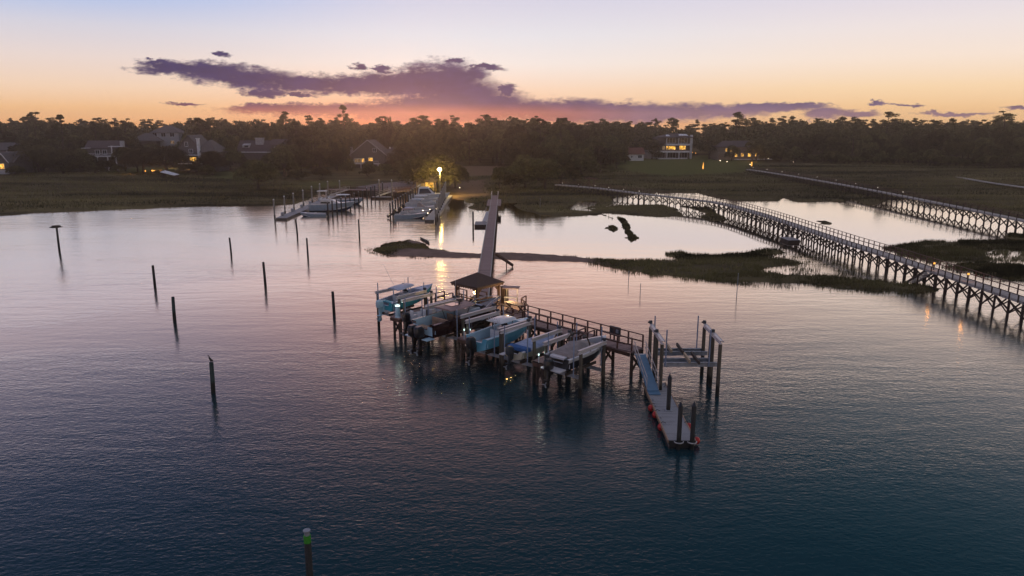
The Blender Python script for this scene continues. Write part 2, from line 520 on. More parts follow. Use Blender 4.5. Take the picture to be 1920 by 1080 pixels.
def cmix(fac, a, b):
    x = N.new('ShaderNodeMix'); x.data_type = 'RGBA'
    L.new(fac, x.inputs['Factor'])
    for s, k in ((a, 'A'), (b, 'B')):
        if isinstance(s, tuple): x.inputs[k].default_value = s
        else: L.new(s, x.inputs[k])
    return x.outputs['Result']


sand = cmix(nz2.outputs['Fac'], (0.15, 0.105, 0.085, 1), (0.31, 0.22, 0.18, 1))
lawn = cmix(nz2.outputs['Fac'], (0.085, 0.09, 0.035, 1), (0.15, 0.15, 0.055, 1))
field = cmix(nz2.outputs['Fac'], (0.15, 0.10, 0.065, 1), (0.24, 0.165, 0.11, 1))
c = cmix(sp.outputs['Red'], rp.outputs[0], sand)
c = cmix(sp.outputs['Green'], c, lawn)
c = cmix(sp.outputs['Blue'], c, field)
L.new(c, gb.inputs['Base Color'])
bp = N.new('ShaderNodeBump'); bp.inputs['Strength'].default_value = .6; bp.inputs['Distance'].default_value = .25
L.new(nz2.outputs['Fac'], bp.inputs['Height']); L.new(bp.outputs[0], gb.inputs['Normal'])
ground_ob = mesh_np('ground', np.stack([_X, _Y, _H], -1).reshape(-1, 3), _q, gm, smooth=True)
tag(ground_ob, kind='structure')


def gmask(x, y, pl, soft):
    return sstep(-soft, soft, sdf(pl, x, y) + fbm(x / 3, y / 3, 9, 3) * soft * 0.7)


SAND = [poly((752, 457), (772, 449), (800, 455), (798, 463), (768, 462)), poly((760, 468), (850, 472), (1000, 474), (1110, 486), (1130, 497), (980, 492), (800, 486), (720, 481)),
        ]
FIELD = [poly((846, 350), (905, 352), (922, 371), (850, 373)), poly((862, 342), (912, 340), (912, 352), (850, 352)), poly((868, 320), (948, 320), (955, 334), (868, 334)), poly((835, 368), (900, 366), (898, 373), (850, 374))]
LAWN = [poly((1150, 308), (1330, 300), (1420, 312), (1400, 330), (1250, 334), (1150, 325)), poly((560, 345), (660, 342), (680, 352), (580, 356)),
        poly((215, 326), (330, 324), (330, 336), (210, 336)), poly((400, 330), (470, 330), (470, 342), (400, 340))]
_cv = np.zeros((_n * _m, 4), np.float32); _cv[:, 3] = 1
_fx, _fy = _X.ravel(), _Y.ravel()
for pl in SAND: _cv[:, 0] = np.maximum(_cv[:, 0], gmask(_fx, _fy, pl, 1.6))
for pl in LAWN: _cv[:, 1] = np.maximum(_cv[:, 1], gmask(_fx, _fy, pl, 8))
for pl in FIELD: _cv[:, 2] = np.maximum(_cv[:, 2], gmask(_fx, _fy, pl, 2))
ca = ground_ob.data.color_attributes.new('cover', 'FLOAT_COLOR', 'POINT')
ca.data.foreach_set('color', _cv.ravel())

# ------------------------------------------------------------------ water: one sheet
wm, nt, out = new_mat('tidal_water')
N, L = nt.nodes, nt.links


def mth(op, a, b=None, c=None, clamp=False):
    n = N.new('ShaderNodeMath'); n.operation = op; n.use_clamp = clamp
    for i, s in enumerate((a, b, c)):
        if s is None: continue
        if isinstance(s, (int, float)): n.inputs[i].default_value = s
        else: L.new(s, n.inputs[i])
    return n.outputs[0]


def mrange(v, a, b, c, d, smooth=True):
    n = N.new('ShaderNodeMapRange'); n.interpolation_type = 'SMOOTHSTEP' if smooth else 'LINEAR'
    L.new(v, n.inputs['Value'])
    for k, s in zip(('From Min', 'From Max', 'To Min', 'To Max'), (a, b, c, d)): n.inputs[k].default_value = s
    return n.outputs[0]


tc = N.new('ShaderNodeTexCoord')
sx = N.new('ShaderNodeSeparateXYZ'); L.new(tc.outputs['Object'], sx.inputs[0])


def wnoise(scale, rot, detail, rough=0.5, dist=0.0, seed=0.0):
    m_ = N.new('ShaderNodeMapping'); m_.inputs['Scale'].default_value = scale; m_.inputs['Rotation'].default_value = (0, 0, R(rot)); m_.inputs['Location'].default_value = (seed, seed * .7, 0)
    L.new(tc.outputs['Object'], m_.inputs[0])
    n = N.new('ShaderNodeTexNoise'); n.inputs['Scale'].default_value = 1; n.inputs['Detail'].default_value = detail
    n.inputs['Roughness'].default_value = rough; n.inputs['Distortion'].default_value = dist
    L.new(m_.outputs[0], n.inputs['Vector'])
    return n.outputs['Fac']


swell = wnoise((0.12, 0.45, 1), 3, 2.0, .45, .4)
chop = wnoise((0.55, 1.25, 1), 9, 2.5, .5, .3, 3)
fine = wnoise((2.6, 4.6, 1), -32, 3.0, .55, .2, 7)
gust = wnoise((0.018, 0.028, 1), 20, 3.0, .55, .5, 11)
lag = mth('MULTIPLY', mrange(sx.outputs['Y'], 96, 112, 0, 1), mrange(sx.outputs['X'], -26, -4, 0, 1))
calm = mth('SUBTRACT', 1.0, mth('MULTIPLY', lag, 0.80))
gusty = mrange(gust, .34, .66, .4, 1.45)
hgt = mth('ADD', mth('MULTIPLY', mth('MULTIPLY', swell, mrange(sx.outputs['Y'], 32, 85, .3, 1)), WAVE_A), mth('ADD', mth('MULTIPLY', chop, WAVE_B), mth('MULTIPLY', mth('MULTIPLY', fine, mrange(sx.outputs['Y'], 38, 110, 1, .55)), WAVE_C)))
hgt = mth('MULTIPLY', hgt, mth('MULTIPLY', calm, gusty))
bp = N.new('ShaderNodeBump'); bp.inputs['Strength'].default_value = 1.0; bp.inputs['Distance'].default_value = 1.0
L.new(hgt, bp.inputs['Height'])
body = N.new('ShaderNodeBsdfDiffuse'); body.inputs['Color'].default_value = (0.008, 0.034, 0.045, 1)
gl = N.new('ShaderNodeBsdfGlossy'); gl.inputs['Roughness'].default_value = 0.05; gl.inputs['Color'].default_value = (1, .915, .79, 1)
L.new(bp.outputs[0], gl.inputs['Normal']); L.new(mth('ADD', mth('MULTIPLY', calm, .12), .02), gl.inputs['Roughness'])
fr = N.new('ShaderNodeFresnel'); fr.inputs['IOR'].default_value = 1.36
L.new(bp.outputs[0], fr.inputs['Normal'])
fac = mth('MULTIPLY', mth('POWER', fr.outputs[0], WATER_POW), WATER_GAIN, clamp=True)
mx = N.new('ShaderNodeMixShader')
L.new(fac, mx.inputs[0]); L.new(body.outputs[0], mx.inputs[1]); L.new(gl.outputs[0], mx.inputs[2])
L.new(mx.outputs[0], out.inputs[0])
w = MB()
w.quadset([(-900, -60, 0), (900, -60, 0), (900, 880, 0), (-900, 880, 0)], [(0, 1, 2, 3)])
water_ob = w.build('water', wm)
tag(water_ob, kind='structure')

# ------------------------------------------------------------------ marsh grass
grass_m, nt, out = new_mat('marsh_grass_blades')
N, L = nt.nodes, nt.links
gd = N.new('ShaderNodeBsdfDiffuse')
L.new(gd.outputs[0], out.inputs[0])
tc = N.new('ShaderNodeTexCoord')
mp = N.new('ShaderNodeMapping'); mp.inputs['Scale'].default_value = (0.02, 0.085, .3); L.new(tc.outputs['Object'], mp.inputs[0])
nz = N.new('ShaderNodeTexNoise'); nz.inputs['Scale'].default_value = 1; nz.inputs['Detail'].default_value = 8; nz.inputs['Roughness'].default_value = .6
L.new(mp.outputs[0], nz.inputs['Vector'])
rp = N.new('ShaderNodeValToRGB')
els = rp.color_ramp.elements
els[0].position, els[0].color = .41, (0.038, 0.037, 0.019, 1)
els[1].position, els[1].color = .60, (0.225, 0.195, 0.085, 1)
L.new(nz.outputs['Fac'], rp.inputs[0]); L.new(rp.outputs[0], gd.inputs['Color'])


def blades(name, x, y, z, h, w, seed):
    """Thin upright two-triangle blades as one mesh."""
    rs = np.random.RandomState(seed)
    n = len(x)
    a = rs.uniform(0, 2 * PI, n)
    lean = rs.uniform(0.05, .45, n) * h
    la = rs.uniform(0, 2 * PI, n)
    p = np.stack([x, y, z], -1)
    s = np.stack([np.cos(a) * w / 2, np.sin(a) * w / 2, np.zeros(n)], -1)
    tip = p + np.stack([np.cos(la) * lean, np.sin(la) * lean, h], -1)
    v = np.stack([p - s, p + s, tip], 1).reshape(-1, 3)
    f = np.arange(3 * n).reshape(n, 3)
    o = mesh_np(name, v, f, grass_m)
    return tag(o, kind='stuff')


def scatter(pl, n, seed, hmin=-0.25, hmax=9, dens=None):
    rs = np.random.RandomState(seed)
    lo, hi = pl.min(0), pl.max(0)
    x, y = rs.uniform(lo[0], hi[0], n), rs.uniform(lo[1], hi[1], n)
    ok = sdf(pl, x, y) > 0
    if dens is not None:
        ok &= rs.uniform(0, 1, n) < dens(x, y)
    x, y = x[ok], y[ok]
    z, _ = land(x, y)
    k = (z > hmin) & (z < hmax)
    return x[k], y[k], z[k]


def clumpy(s, a, b):
    return lambda x, y: sstep(a, b, fbm(x / s, y / s, 21, 3))


def sandfree(x, y):
    d = np.ones_like(x)
    for pl in SAND: d = np.minimum(d, 1 - sstep(-.3, 1.2, sdf(pl, x, y)))
    return d


# the long bar and the small islands
g = []
x, y, z = scatter(ISLANDS['bar'] * np.array([1, 1]), 150000, 1, -0.05, 9, lambda x, y: sandfree(x, y) * sstep(-.55, .35, fbm(x / 2.5, y / 1.6, 21, 3)))
rs = np.random.RandomState(5)
east = sstep(5, 25, x)
blades('bar_grass', x, y, np.maximum(z, -.02), rs.uniform(.10, .32, len(x)) * (1 + .7 * east), np.full(len(x), .10), 2)
xs, ys, zs = [], [], []
for i, k in enumerate(ISLANDS):
    if k in ('bar', 'isle_f'): continue
    big = k in ('isle_g', 'isle_h')
    x, y, z = scatter(ISLANDS[k], 60000 if big else 2600, 30 + i, -.12, 9, clumpy(3.5, -.55, .35) if big else None)
    xs.append(x); ys.append(y); zs.append(np.maximum(z, -.02))
x, y, z = map(np.concatenate, (xs, ys, zs))
blades('island_grass', x, y, z, rs.uniform(.12, .36, len(x)) * np.where((x > 55) & (y < 125), 1.7, 1.0), np.full(len(x), .11), 3)
# reeds standing in the shallows beside the boardwalk and under the right-hand bank
xs, ys, zs = [], [], []
for pl, n, sd in ((poly((1415, 470), (1465, 465), (1530, 480), (1660, 524), (1580, 522), (1500, 514), (1440, 508)), 7000, 60),
                  (poly((1640, 466), (1731, 452), (1920, 453), (2050, 470), (2050, 545), (1920, 533), (1800, 512), (1700, 482)), 60000, 61),
                  (poly((1086, 489), (1148, 500), (1213, 512), (1403, 529), (1733, 549), (1700, 554), (1403, 536), (1213, 519), (1130, 506)), 26000, 62),
                  (poly((682, 466), (705, 462), (722, 478), (815, 482), (818, 486), (730, 484), (690, 474)), 5000, 63)):
    x, y, z = scatter(pl, n, sd, -1.3, .12, clumpy(1.3, -.25, .55))
    xs.append(x); ys.append(y); zs.append(np.full(len(x), -.03))
x, y, z = map(np.concatenate, (xs, ys, zs))
hh = rs.uniform(.2, .6, len(x)) * np.where(x < 0, .5, 1)
blades('reeds', x, y, z, hh, np.full(len(x), .07), 4)
# the mainland marsh
x, y, z = scatter(np.vstack([MAINLAND[:-5], np.array([(230., 170.), (230., 290.), (120., 305.), (40., 330.), (-30., 230.), (-120., 260.), (-220., 250.), (-230., 160.)])]), 260000, 8, .02, 9,
                  lambda x, y: sstep(-.75, .2, fbm(x / 6, y / 4, 33, 4)) * (1 - np.maximum.reduce([gmask(x, y, p, 2) for p in FIELD + LAWN])))
k = (np.abs(np.degrees(np.arctan2(x, y))) < 44) & ~((x > -52) & (x < -12) & (y > 180) & (y < 235))
x, y, z = x[k], y[k], z[k]
blades('marsh_grass', x, y, z, rs.uniform(.22, .62, len(x)), np.full(len(x), .17), 6)

# ------------------------------------------------------------------ docks
def railing(mb, a, b, z0, h=1.0, step=1.5, post=0.10, rails=(1.0, 0.5), top=(0.14, 0.05)):
    a, b = Vector((*a, 0)), Vector((*b, 0))
    ln = (b - a).length
    n = max(1, round(ln / step))
    for i in range(n + 1):
        p = a.lerp(b, i / n)
        mb.box((p.x, p.y, z0 + h / 2), (post, post, h), math.atan2(b.y - a.y, b.x - a.x))
    for k, r in enumerate(rails):
        w, t = top if k == 0 else (0.05, 0.10)
        zz = z0 + h * r + (t / 2 if k == 0 else 0)
        mb.beam((a.x, a.y, zz), (b.x, b.y, zz), w, t)


def add_pile(parent, x, y, top, r=0.15, m=None, bottom=-1.5, name='pile', cap=False, lean=(0, 0)):
    mb = MB()
    hz = top - bottom
    mb.tube([(x - lean[0], y - lean[1], bottom), (x, y, top - hz * .5), (x + lean[0], y + lean[1], top)], [r * 1.08, r * 1.02, r * .95], 10)
    o = mb.build(name, m or M['pile'], parent, smooth=False)
    if cap:
        c = MB(); c.tube([(x + lean[0], y + lean[1], top), (x + lean[0], y + lean[1], top + .26)], [r * 1.15, 0.02], 10)
        c.build('pile_cap', M['black'], o)
    return o


def bent(parent, p, q, z, m=None, low=0.35, r=.13, name='cross_brace'):
    """X brace and cap beam between two piles."""
    mb = MB()
    mb.beam((*p, low), (*q, z - .35), .06, .2)
    mb.beam((*q, low), (*p, z - .35), .06, .2)
    mb.build(name, m or M['brace'], parent)


O2 = Vector((1.3, 61.2)); U2 = Vector((.687, -.727)).normalized(); T2 = Vector((.727, .687)).normalized()


def ST(s, t):
    p = O2 + U2 * s + T2 * t
    return (p.x, p.y)


dock = thing('main_dock', 'brown railed walkway dock running from the pavilion past the six lifted boats to the gangway', 'dock')
DZ = 2.0
mb = MB()
mb.prism([ST(-11.6, 0), ST(-10.2, 0), ST(10.1, 0), ST(11.2, .2), ST(11.2, 1.65), ST(-1.5, 1.65), ST(-3.75, 3.2), ST(-4.5, 4.3), ST(-9.9, 4.3), ST(-10.0, 1.65), ST(-11.6, 1.65)], DZ - .12, DZ)
mb.build('deck', M['deck'], dock, uvdir=(U2.x, U2.y))
mb = MB()
for t in (.06, 1.6):
    mb.beam((*ST(-11.5, t), DZ - .26), (*ST(11.1, t), DZ - .26), .08, .28)
for a, b in (((-1.5, 1.6), (-3.75, 3.15)), ((-3.75, 3.15), (-4.5, 4.25)), ((-4.5, 4.25), (-9.85, 4.25)), ((11.14, .2), (11.14, 1.6))):
    mb.beam((*ST(*a), DZ - .26), (*ST(*b), DZ - .26), .08, .28)
mb.build('rim_joist', M['timber'], dock)
FR = .04
F2S, F3S = -1.1, 7.15       # where the fingers join the walkway
for segs in ([(ST(-11.2, 1.58), ST(-10.0, 1.58))],
             [(ST(-3.9, 3.1), ST(-1.5, 1.6)), (ST(-1.5, 1.6), ST(11.15, 1.6))],
             [(ST(-4.4, 4.2), ST(-3.9, 3.1))],
             [(ST(-3.3, FR), ST(F2S - .75, FR))],
             [(ST(F2S + .75, FR), ST(F3S - .5, FR))],
             [(ST(F3S + .65, FR), ST(9.9, FR)), (ST(9.9, FR), ST(11.1, .28))],
             [(ST(-9.6, FR), ST(-8.9, FR))]):
    mb = MB()
    for a, b in segs: railing(mb, a, b, DZ, 1.0, 1.45)
    mb.build('railing', M['rail'], dock)
k = 0
for s in np.arange(-11.2, 11.3, 2.8):
    p, q = ST(s, .2), ST(s, 1.45)
    add_pile(dock, *p, DZ - .1, .13, M['brace']); add_pile(dock, *q, DZ - .1, .13, M['brace'])
    if k > 1: bent(dock, p, q, DZ)
    k += 1
for s, t in ((-4.6, 4.0), (-7.2, 4.0), (-9.7, 4.0), (-3.9, 2.9)):
    add_pile(dock, *ST(s, t), DZ - .1, .13, M['brace'])

# finger docks, each under and between two lifts
D2 = Vector((.66, .751)).normalized(); N2 = Vector((.751, -.66)).normalized()


def finger(label, tip, root, width, z, rail_len, tilt_step=2.9):
    tip, root = Vector(tip), Vector(root)
    d = (root - tip).normalized(); n = Vector((d.y, -d.x))
    f = thing('finger_dock', label, 'dock', group='finger docks between the boat lifts')
    a, b = tip, root
    mb = MB()
    mb.prism([tuple(a - n * width / 2), tuple(b - n * width / 2), tuple(b + n * width / 2), tuple(a + n * width / 2)][::-1], z - .12, z)
    mb.build('deck', M['deck'], f, uvdir=(d.x, d.y))
    mb = MB()
    for s in (-1, 1):
        mb.beam((*(a + n * s * (width / 2 - .03)), z - .25), (*(b + n * s * (width / 2 - .03)), z - .25), .07, .26)
    mb.beam((*(a - n * width / 2), z - .25), (*(a + n * width / 2), z - .25), .07, .26)
    mb.build('rim_joist', M['timber'], f)
    ln = (b - a).length
    for i in range(int(ln // tilt_step) + 1):
        c = a + d * (.3 + i * tilt_step)
        p, q = c - n * (width / 2 - .2), c + n * (width / 2 - .2)
        add_pile(f, p.x, p.y, z - .1, .12, M['brace']); add_pile(f, q.x, q.y, z - .1, .12, M['brace'])
        bent(f, tuple(p), tuple(q), z)
    if rail_len:
        for s in (-1, 1):
            mb = MB()
            e = b - d * rail_len
            railing(mb, tuple(e + n * s * (width / 2 - .06)), tuple(b + n * s * (width / 2 - .06)), z + .1, .95, 1.1)
            mb.build('railing', M['rail'], f)
    return f


finger('finger dock with a lit pedestal at its tip, left of the dark blue skiff', (-10.55, 63.6), ST(-10.85, -.02), 1.25, 1.9, 2.4)
finger('finger dock with two tip lights between the black boat and the light blue boat', (-4.0, 56.9), ST(F2S, -.02), 1.2, 1.9, 2.7)
finger('finger dock beside the skiff with the blue cover, its tip by the grey covered runabout', (1.9, 51.0), ST(F3S, -.02), 1.0, 1.9, 2.8)

# the pier from the shore
pier = thing('pier', 'long straight narrow wooden pier from the shore to the pavilion', 'pier')
pa, pb = Vector((-3.05, 70.2)), Vector((-4.06, 176.0))
pd = (pb - pa).normalized(); pn = Vector((pd.y, -pd.x))
PW = 1.55
mb = MB()
mb.prism([tuple(pa - pn * PW / 2), tuple(pb - pn * PW / 2), tuple(pb + pn * PW / 2), tuple(pa + pn * PW / 2)][::-1], DZ - .12, DZ - .003)
mb.build('deck', M['deck'], pier, uvdir=(pd.x, pd.y))
for s in (-1, 1):
    mb = MB()
    a, b = pa + pn * s * (PW / 2 - .05), pb + pn * s * (PW / 2 - .05)
    mb.beam((*a, DZ + .14), (*b, DZ + .14), .12, .07)
    n = 44
    for i in range(n + 1):
        p = a.lerp(b, i / n); mb.box((p.x, p.y, DZ + .05), (.09, .09, .11))
    mb.build('kerb_rail', M['deck_pale'], pier, uvdir=(1, 0))
for i in range(36):
    c = pa + pd * (1.2 + i * 2.95)
    for s in (-1, 1):
        p = c + pn * s * (PW / 2 - .12)
        add_pile(pier, p.x, p.y, DZ - .1, .12, M['brace'])
    if i < 24: bent(pier, tuple(c - pn * .6), tuple(c + pn * .6), DZ)
mb = MB()
wide0, wide1 = pa + pd * 84, pa + pd * 97
mb.prism([tuple(wide0 - pn * 1.5), tuple(wide1 - pn * 1.5), tuple(wide1 + pn * 1.5), tuple(wide0 + pn * 1.5)][::-1], DZ - .2, DZ - .06)
mb.build('landing_platform', M['deck'], pier, uvdir=(pd.x, pd.y))
for s in (-1, 1):
    mb = MB()
    a, b = pa + pd * 97, pa + pd * 105.5
    railing(mb, tuple(a + pn * s * .75), tuple(b + pn * s * .75), DZ, 1.0, 2.0)
    mb.build('railing', M['railwhite'], pier)
st = MB()
for i in range(9):
    t = i / 8
    c = Vector((-2.15 + t * 2.2, 96.6 + t * .2)); st.box((c.x, c.y, 1.85 - t * 1.6), (.30, 1.1, .05))
for s in (-.5, .5):
    st.beam((-2.2, 96.6 + s, 1.85), (.15, 96.8 + s, .2), .06, .24)
st.tube([(-.75, 96.9, -.6), (-.75, 96.9, .8)], .08, 6); st.tube([(.05, 96.2, -.6), (.05, 96.2, .4)], .08, 6)
st.build('beach_stairs', M['timber'], pier)
side = thing('swim_float', 'small floating platform moored against the left side of the long pier', 'float', (-5.9, 137.4, 0))
mb = MB(); mb.box((0, 0, .22), (2.2, 4.6, .44)); mb.build('pontoon', M['brace'], side)
mb = MB(); mb.prism([(-1.1, -2.3), (1.1, -2.3), (1.1, 2.3), (-1.1, 2.3)], .445, .52); mb.build('deck', M['deck_grey'], side, uvdir=(0, 1))
add_pile(side, -1.35, -1.9, 2.9, .16, M['pile_dark'], name='guide_pile')
mb = MB(); mb.beam((.6, 1.8, .55), (1.25, 6.2, 1.9), .8, .08); mb.build('ramp', M['alu'], side)
mb = MB()
for s in (-.4, .4):
    mb.beam((.6 + s, 1.8, 1.45), (1.25 + s, 6.2, 2.8), .04, .04)
    for t in (0, .33, .66, 1): mb.beam((.6 + s + .65 * t, 1.8 + 4.4 * t, .6 + 1.35 * t), (.6 + s + .65 * t, 1.8 + 4.4 * t, 1.45 + 1.35 * t), .04, .04)
mb.build('handrail', M['railwhite'], side)

# ------------------------------------------------------------------ pavilion on the dock
GX, GY, GR = -3.28, 67.7, R(47)
pav = thing('pavilion', 'open sided timber pavilion with a brown hipped shingle roof at the end of the pier', 'pavilion', (GX, GY, DZ), GR)
HP, EV, RZ = 1.42, 1.82, 2.18
for sx_ in (-1, 1):
    for sy_ in (-1, 1):
        mb = MB(); mb.box((sx_ * HP, sy_ * HP, RZ / 2), (.2, .2, RZ)); mb.build('post', M['timber'], pav)
mb = MB()
mb.loft([[(-EV, -EV, RZ), (EV, -EV, RZ), (EV, EV, RZ), (-EV, EV, RZ)], [(-EV, -EV, RZ + .1), (EV, -EV, RZ + .1), (EV, EV, RZ + .1), (-EV, EV, RZ + .1)],
         [(-.03, -.03, RZ + 1.02), (.03, -.03, RZ + 1.02), (.03, .03, RZ + 1.02), (-.03, .03, RZ + 1.02)]])
roof = mb.build('roof', M['shingle'], pav)
mb = MB()
for a in range(4):
    c, s = math.cos(a * PI / 2), math.sin(a * PI / 2)
    for i in range(11):      # scalloped valance
        t = -1.55 + i * .31
        vs = [(t - .15, EV - .04, RZ), (t + .15, EV - .04, RZ), (t + .13, EV - .04, RZ - .12), (t, EV - .04, RZ - .2), (t - .13, EV - .04, RZ - .12),
              (t - .15, EV - .01, RZ), (t + .15, EV - .01, RZ), (t + .13, EV - .01, RZ - .12), (t, EV - .01, RZ - .2), (t - .13, EV - .01, RZ - .12)]
        vs = [(x * c - y * s, x * s + y * c, z) for x, y, z in vs]
        mb.quadset(vs, [(0, 1, 2, 3, 4), (9, 8, 7, 6, 5)] + [(k, (k + 1) % 5 + 0, (k + 1) % 5 + 5, k + 5)[::-1] for k in range(5)])
mb.build('valance', M['timber'], roof)
mb = MB()
for a in range(4):
    c, s = math.cos(a * PI / 2), math.sin(a * PI / 2)
    def rt(x, y, z): return (x * c - y * s, x * s + y * c, z)
    mb.beam(rt(-HP, HP, RZ - .12), rt(HP, HP, RZ - .12), .12, .22)
    for sg in (-1, 1): mb.beam(rt(sg * HP, HP, RZ - .75), rt(sg * (HP - .6), HP, RZ - .15), .09, .12)
mb.build('knee_brace', M['timber'], pav)
for pts in (((-HP, -HP), (-HP, HP)), ((-HP, -HP), (HP * .35, -HP)), ((HP, HP), (HP, .2))):
    mb = MB(); railing(mb, *pts, 0, .95, 1.0, .09, (1.0, .55), (.16, .06)); mb.build('railing', M['timber'], pav)

lamp = thing('pavilion_lamp', 'bright warm globe lamp hanging under the pavilion roof', 'lamp')
lx, ly = -3.45, 66.15
mb = MB(); mb.ball((lx, ly, DZ + 1.62), .15); mb.build('globe', M['warm'], lamp, smooth=True)
mb = MB(); mb.tube([(lx, ly, DZ + 1.75), (lx, ly, DZ + 2.15)], .02, 6); mb.build('stem', M['black'], lamp)
for px, py, lb in ((-3.9, 69.0, 'small dark planter pot on the deck under the pavilion, nearer its left post'), (-2.2, 68.5, 'small dark planter pot on the deck under the pavilion, by its right rail')):
    t = thing('planter_pot', lb, 'plant pot', (px, py, DZ), group='planter pots under the pavilion')
    mb = MB(); mb.tube([(0, 0, 0), (0, 0, .36)], [.13, .18], 10); mb.build('pot', M['black'], t)
    mb = MB()
    for i in range(14):
        a = i * 2.4; mb.beam((0, 0, .34), (.2 * math.cos(a), .2 * math.sin(a), .52 + .1 * math.sin(i * 1.7)), .05, .015)
    mb.build('leaves', M['pile_green'], t)

lk = thing('storage_locker', 'tall brown louvred locker standing beside the right post of the pavilion', 'locker', (-.72, 68.6, DZ), GR)
mb = MB(); mb.box((0, 0, .8), (.62, .5, 1.6)); mb.build('cabinet', M['timber'], lk, bevel=.02)
mb = MB()
for i in range(9): mb.box((0, -.26, .2 + i * .15), (.52, .03, .09))
mb.build('louvre_door', M['brace'], lk)
mb = MB(); mb.box((0, 0, 1.63), (.72, .6, .06)); mb.build('lid', M['brace'], lk)

cs = thing('cleaning_station', 'fish cleaning table under a small curved brown canopy behind the pavilion', 'cleaning table', (-.1, 67.6, DZ), math.atan2(U2.y, U2.x) + R(40))
cs.scale = (.85, .85, .86)
mb = MB(); mb.box((0, 0, .92), (1.5, .6, .06)); mb.build('table_top', M['alu'], cs)
for x_ in (-.68, .68):
    for y_ in (-.25, .25):
        mb = MB(); mb.box((x_, y_, .45), (.06, .06, .88)); mb.build('leg', M['railwhite'], cs)
for x_ in (-.5, .7):
    mb = MB(); mb.box((x_, .3, 1.0), (.07, .07, 2.0)); mb.build('canopy_post', M['railwhite'], cs)
mb = MB()
mb.loft([[(-1.0 + .1, y_, 2.0 + .16 * (1 - (y_ / .6) ** 2) + dz) for y_, dz in ((-.6, 0), (-.3, 0), (0, 0), (.3, 0), (.6, 0), (.6, .04), (.3, .05), (0, .05), (-.3, .05), (-.6, .04))],
         [(1.0, y_, 2.0 + .16 * (1 - (y_ / .6) ** 2) + dz) for y_, dz in ((-.6, 0), (-.3, 0), (0, 0), (.3, 0), (.6, 0), (.6, .04), (.3, .05), (0, .05), (-.3, .05), (-.6, .04))]])
mb.build('canopy', M['brown_top'], cs)

pt = thing('picnic_table', 'wooden table with crossed legs on the corner of the dock', 'table', (.25, 65.3, DZ), math.atan2(U2.y, U2.x))
mb = MB()
for i in range(4): mb.box((0, -.33 + i * .22, .76), (2.1, .2, .05))
mb.build('table_top', M['deck'], pt, uvdir=(0, 1))
for x_ in (-.75, .75):
    mb = MB(); mb.beam((x_, -.38, 0), (x_, .38, .73), .09, .09); mb.beam((x_ + .095, .38, 0), (x_ + .095, -.38, .73), .09, .09); mb.build('leg', M['timber'], pt)

sg = thing('meter_cabinet', 'grey control cabinet mounted on the back railing near the gangway', 'cabinet', (*ST(8.35, 1.66), DZ), math.atan2(U2.y, U2.x))
mb = MB(); mb.box((0, .02, .72), (1.05, .16, .75)); mb.build('cabinet_box', M['signgrey'], sg, bevel=.02)
for x_, c in ((-.2, 'glass'), (.28, 'galv')):
    mb = MB(); mb.box((x_, -.075, .78), (.26, .03, .3)); mb.build('meter', M[c], sg)
for x_ in (-.45, .45):
    mb = MB(); mb.box((x_, .0, .17), (.08, .08, .36)); mb.build('leg', M['rail'], sg)

# ------------------------------------------------------------------ boat lifts
def boat_lift(label, A, width, length, top=3.4, cradle=1.45, skip_left=False, poles=True, seed=0, double=False):
    """A is the outer end of the left beam; the lift runs along D2 and right of it along N2."""
    A = Vector(A)
    t = thing('boat_lift', label, 'boat lift', (A.x, A.y, 0), math.atan2(D2.y, D2.x), group='boat lifts along the dock')
    rs = random.Random(seed)
    for side_, y in (('l', 0.0), ('r', -width)):
        for x in (0.12, length - .12):
            add_pile(t, x, y, top - .12, .13, M['pile'], cap=False)
        mb = MB()
        # I-beam with a drive pipe along it
        mb.box((length / 2, y, top + .14), (length + .25, .2, .035)); mb.box((length / 2, y, top - .1), (length + .25, .2, .035)); mb.box((length / 2, y, top + .02), (length + .25, .035, .21))
        mb.build('top_beam', M['alu'], t)
        mb = MB(); mb.tube([(-.1, y + .14, top + .06), (length + .1, y + .14, top + .06)], .045, 8); mb.build('drive_pipe', M['galv'], t)
        mb = MB(); mb.box((length - .05, y + .05, top + .27), (.22, .22, .2)); mb.tube([(length - .05, y + .05, top + .25), (length - .05, y + .27, top + .25)], .07, 8)
        mb.build('gear_motor', M['motor'], t, bevel=.03)
        for x in (.35, length - .35):
            mb = MB(); mb.tube([(x, y - (.2 if y == 0 else -.2), cradle), (x, y - (.2 if y == 0 else -.2), top)], .012, 5); mb.build('cable', M['galv'], t)
        if poles:
            for x in (-.15, length + .15):
                yy = y - (.42 if y == 0 else -.42)
                mb = MB(); mb.tube([(x, yy, cradle), (x, yy, cradle + 2.75 + rs.uniform(-.15, .25))], .045, 8); mb.build('guide_pole', M['pvc'], t)
    for x in (.35, length - .35):
        mb = MB(); mb.box((x, -width / 2, cradle - .1), (.12, width - .1, .24)); mb.build('cradle_beam', M['galv'], t)
    for yy in (-width / 2 + .55, -width / 2 - .55):
        mb = MB(); mb.box((length / 2, yy, cradle + .12), (length + .6, .1, .2)); mb.build('bunk', M['bunk_dark'], t)
    return t


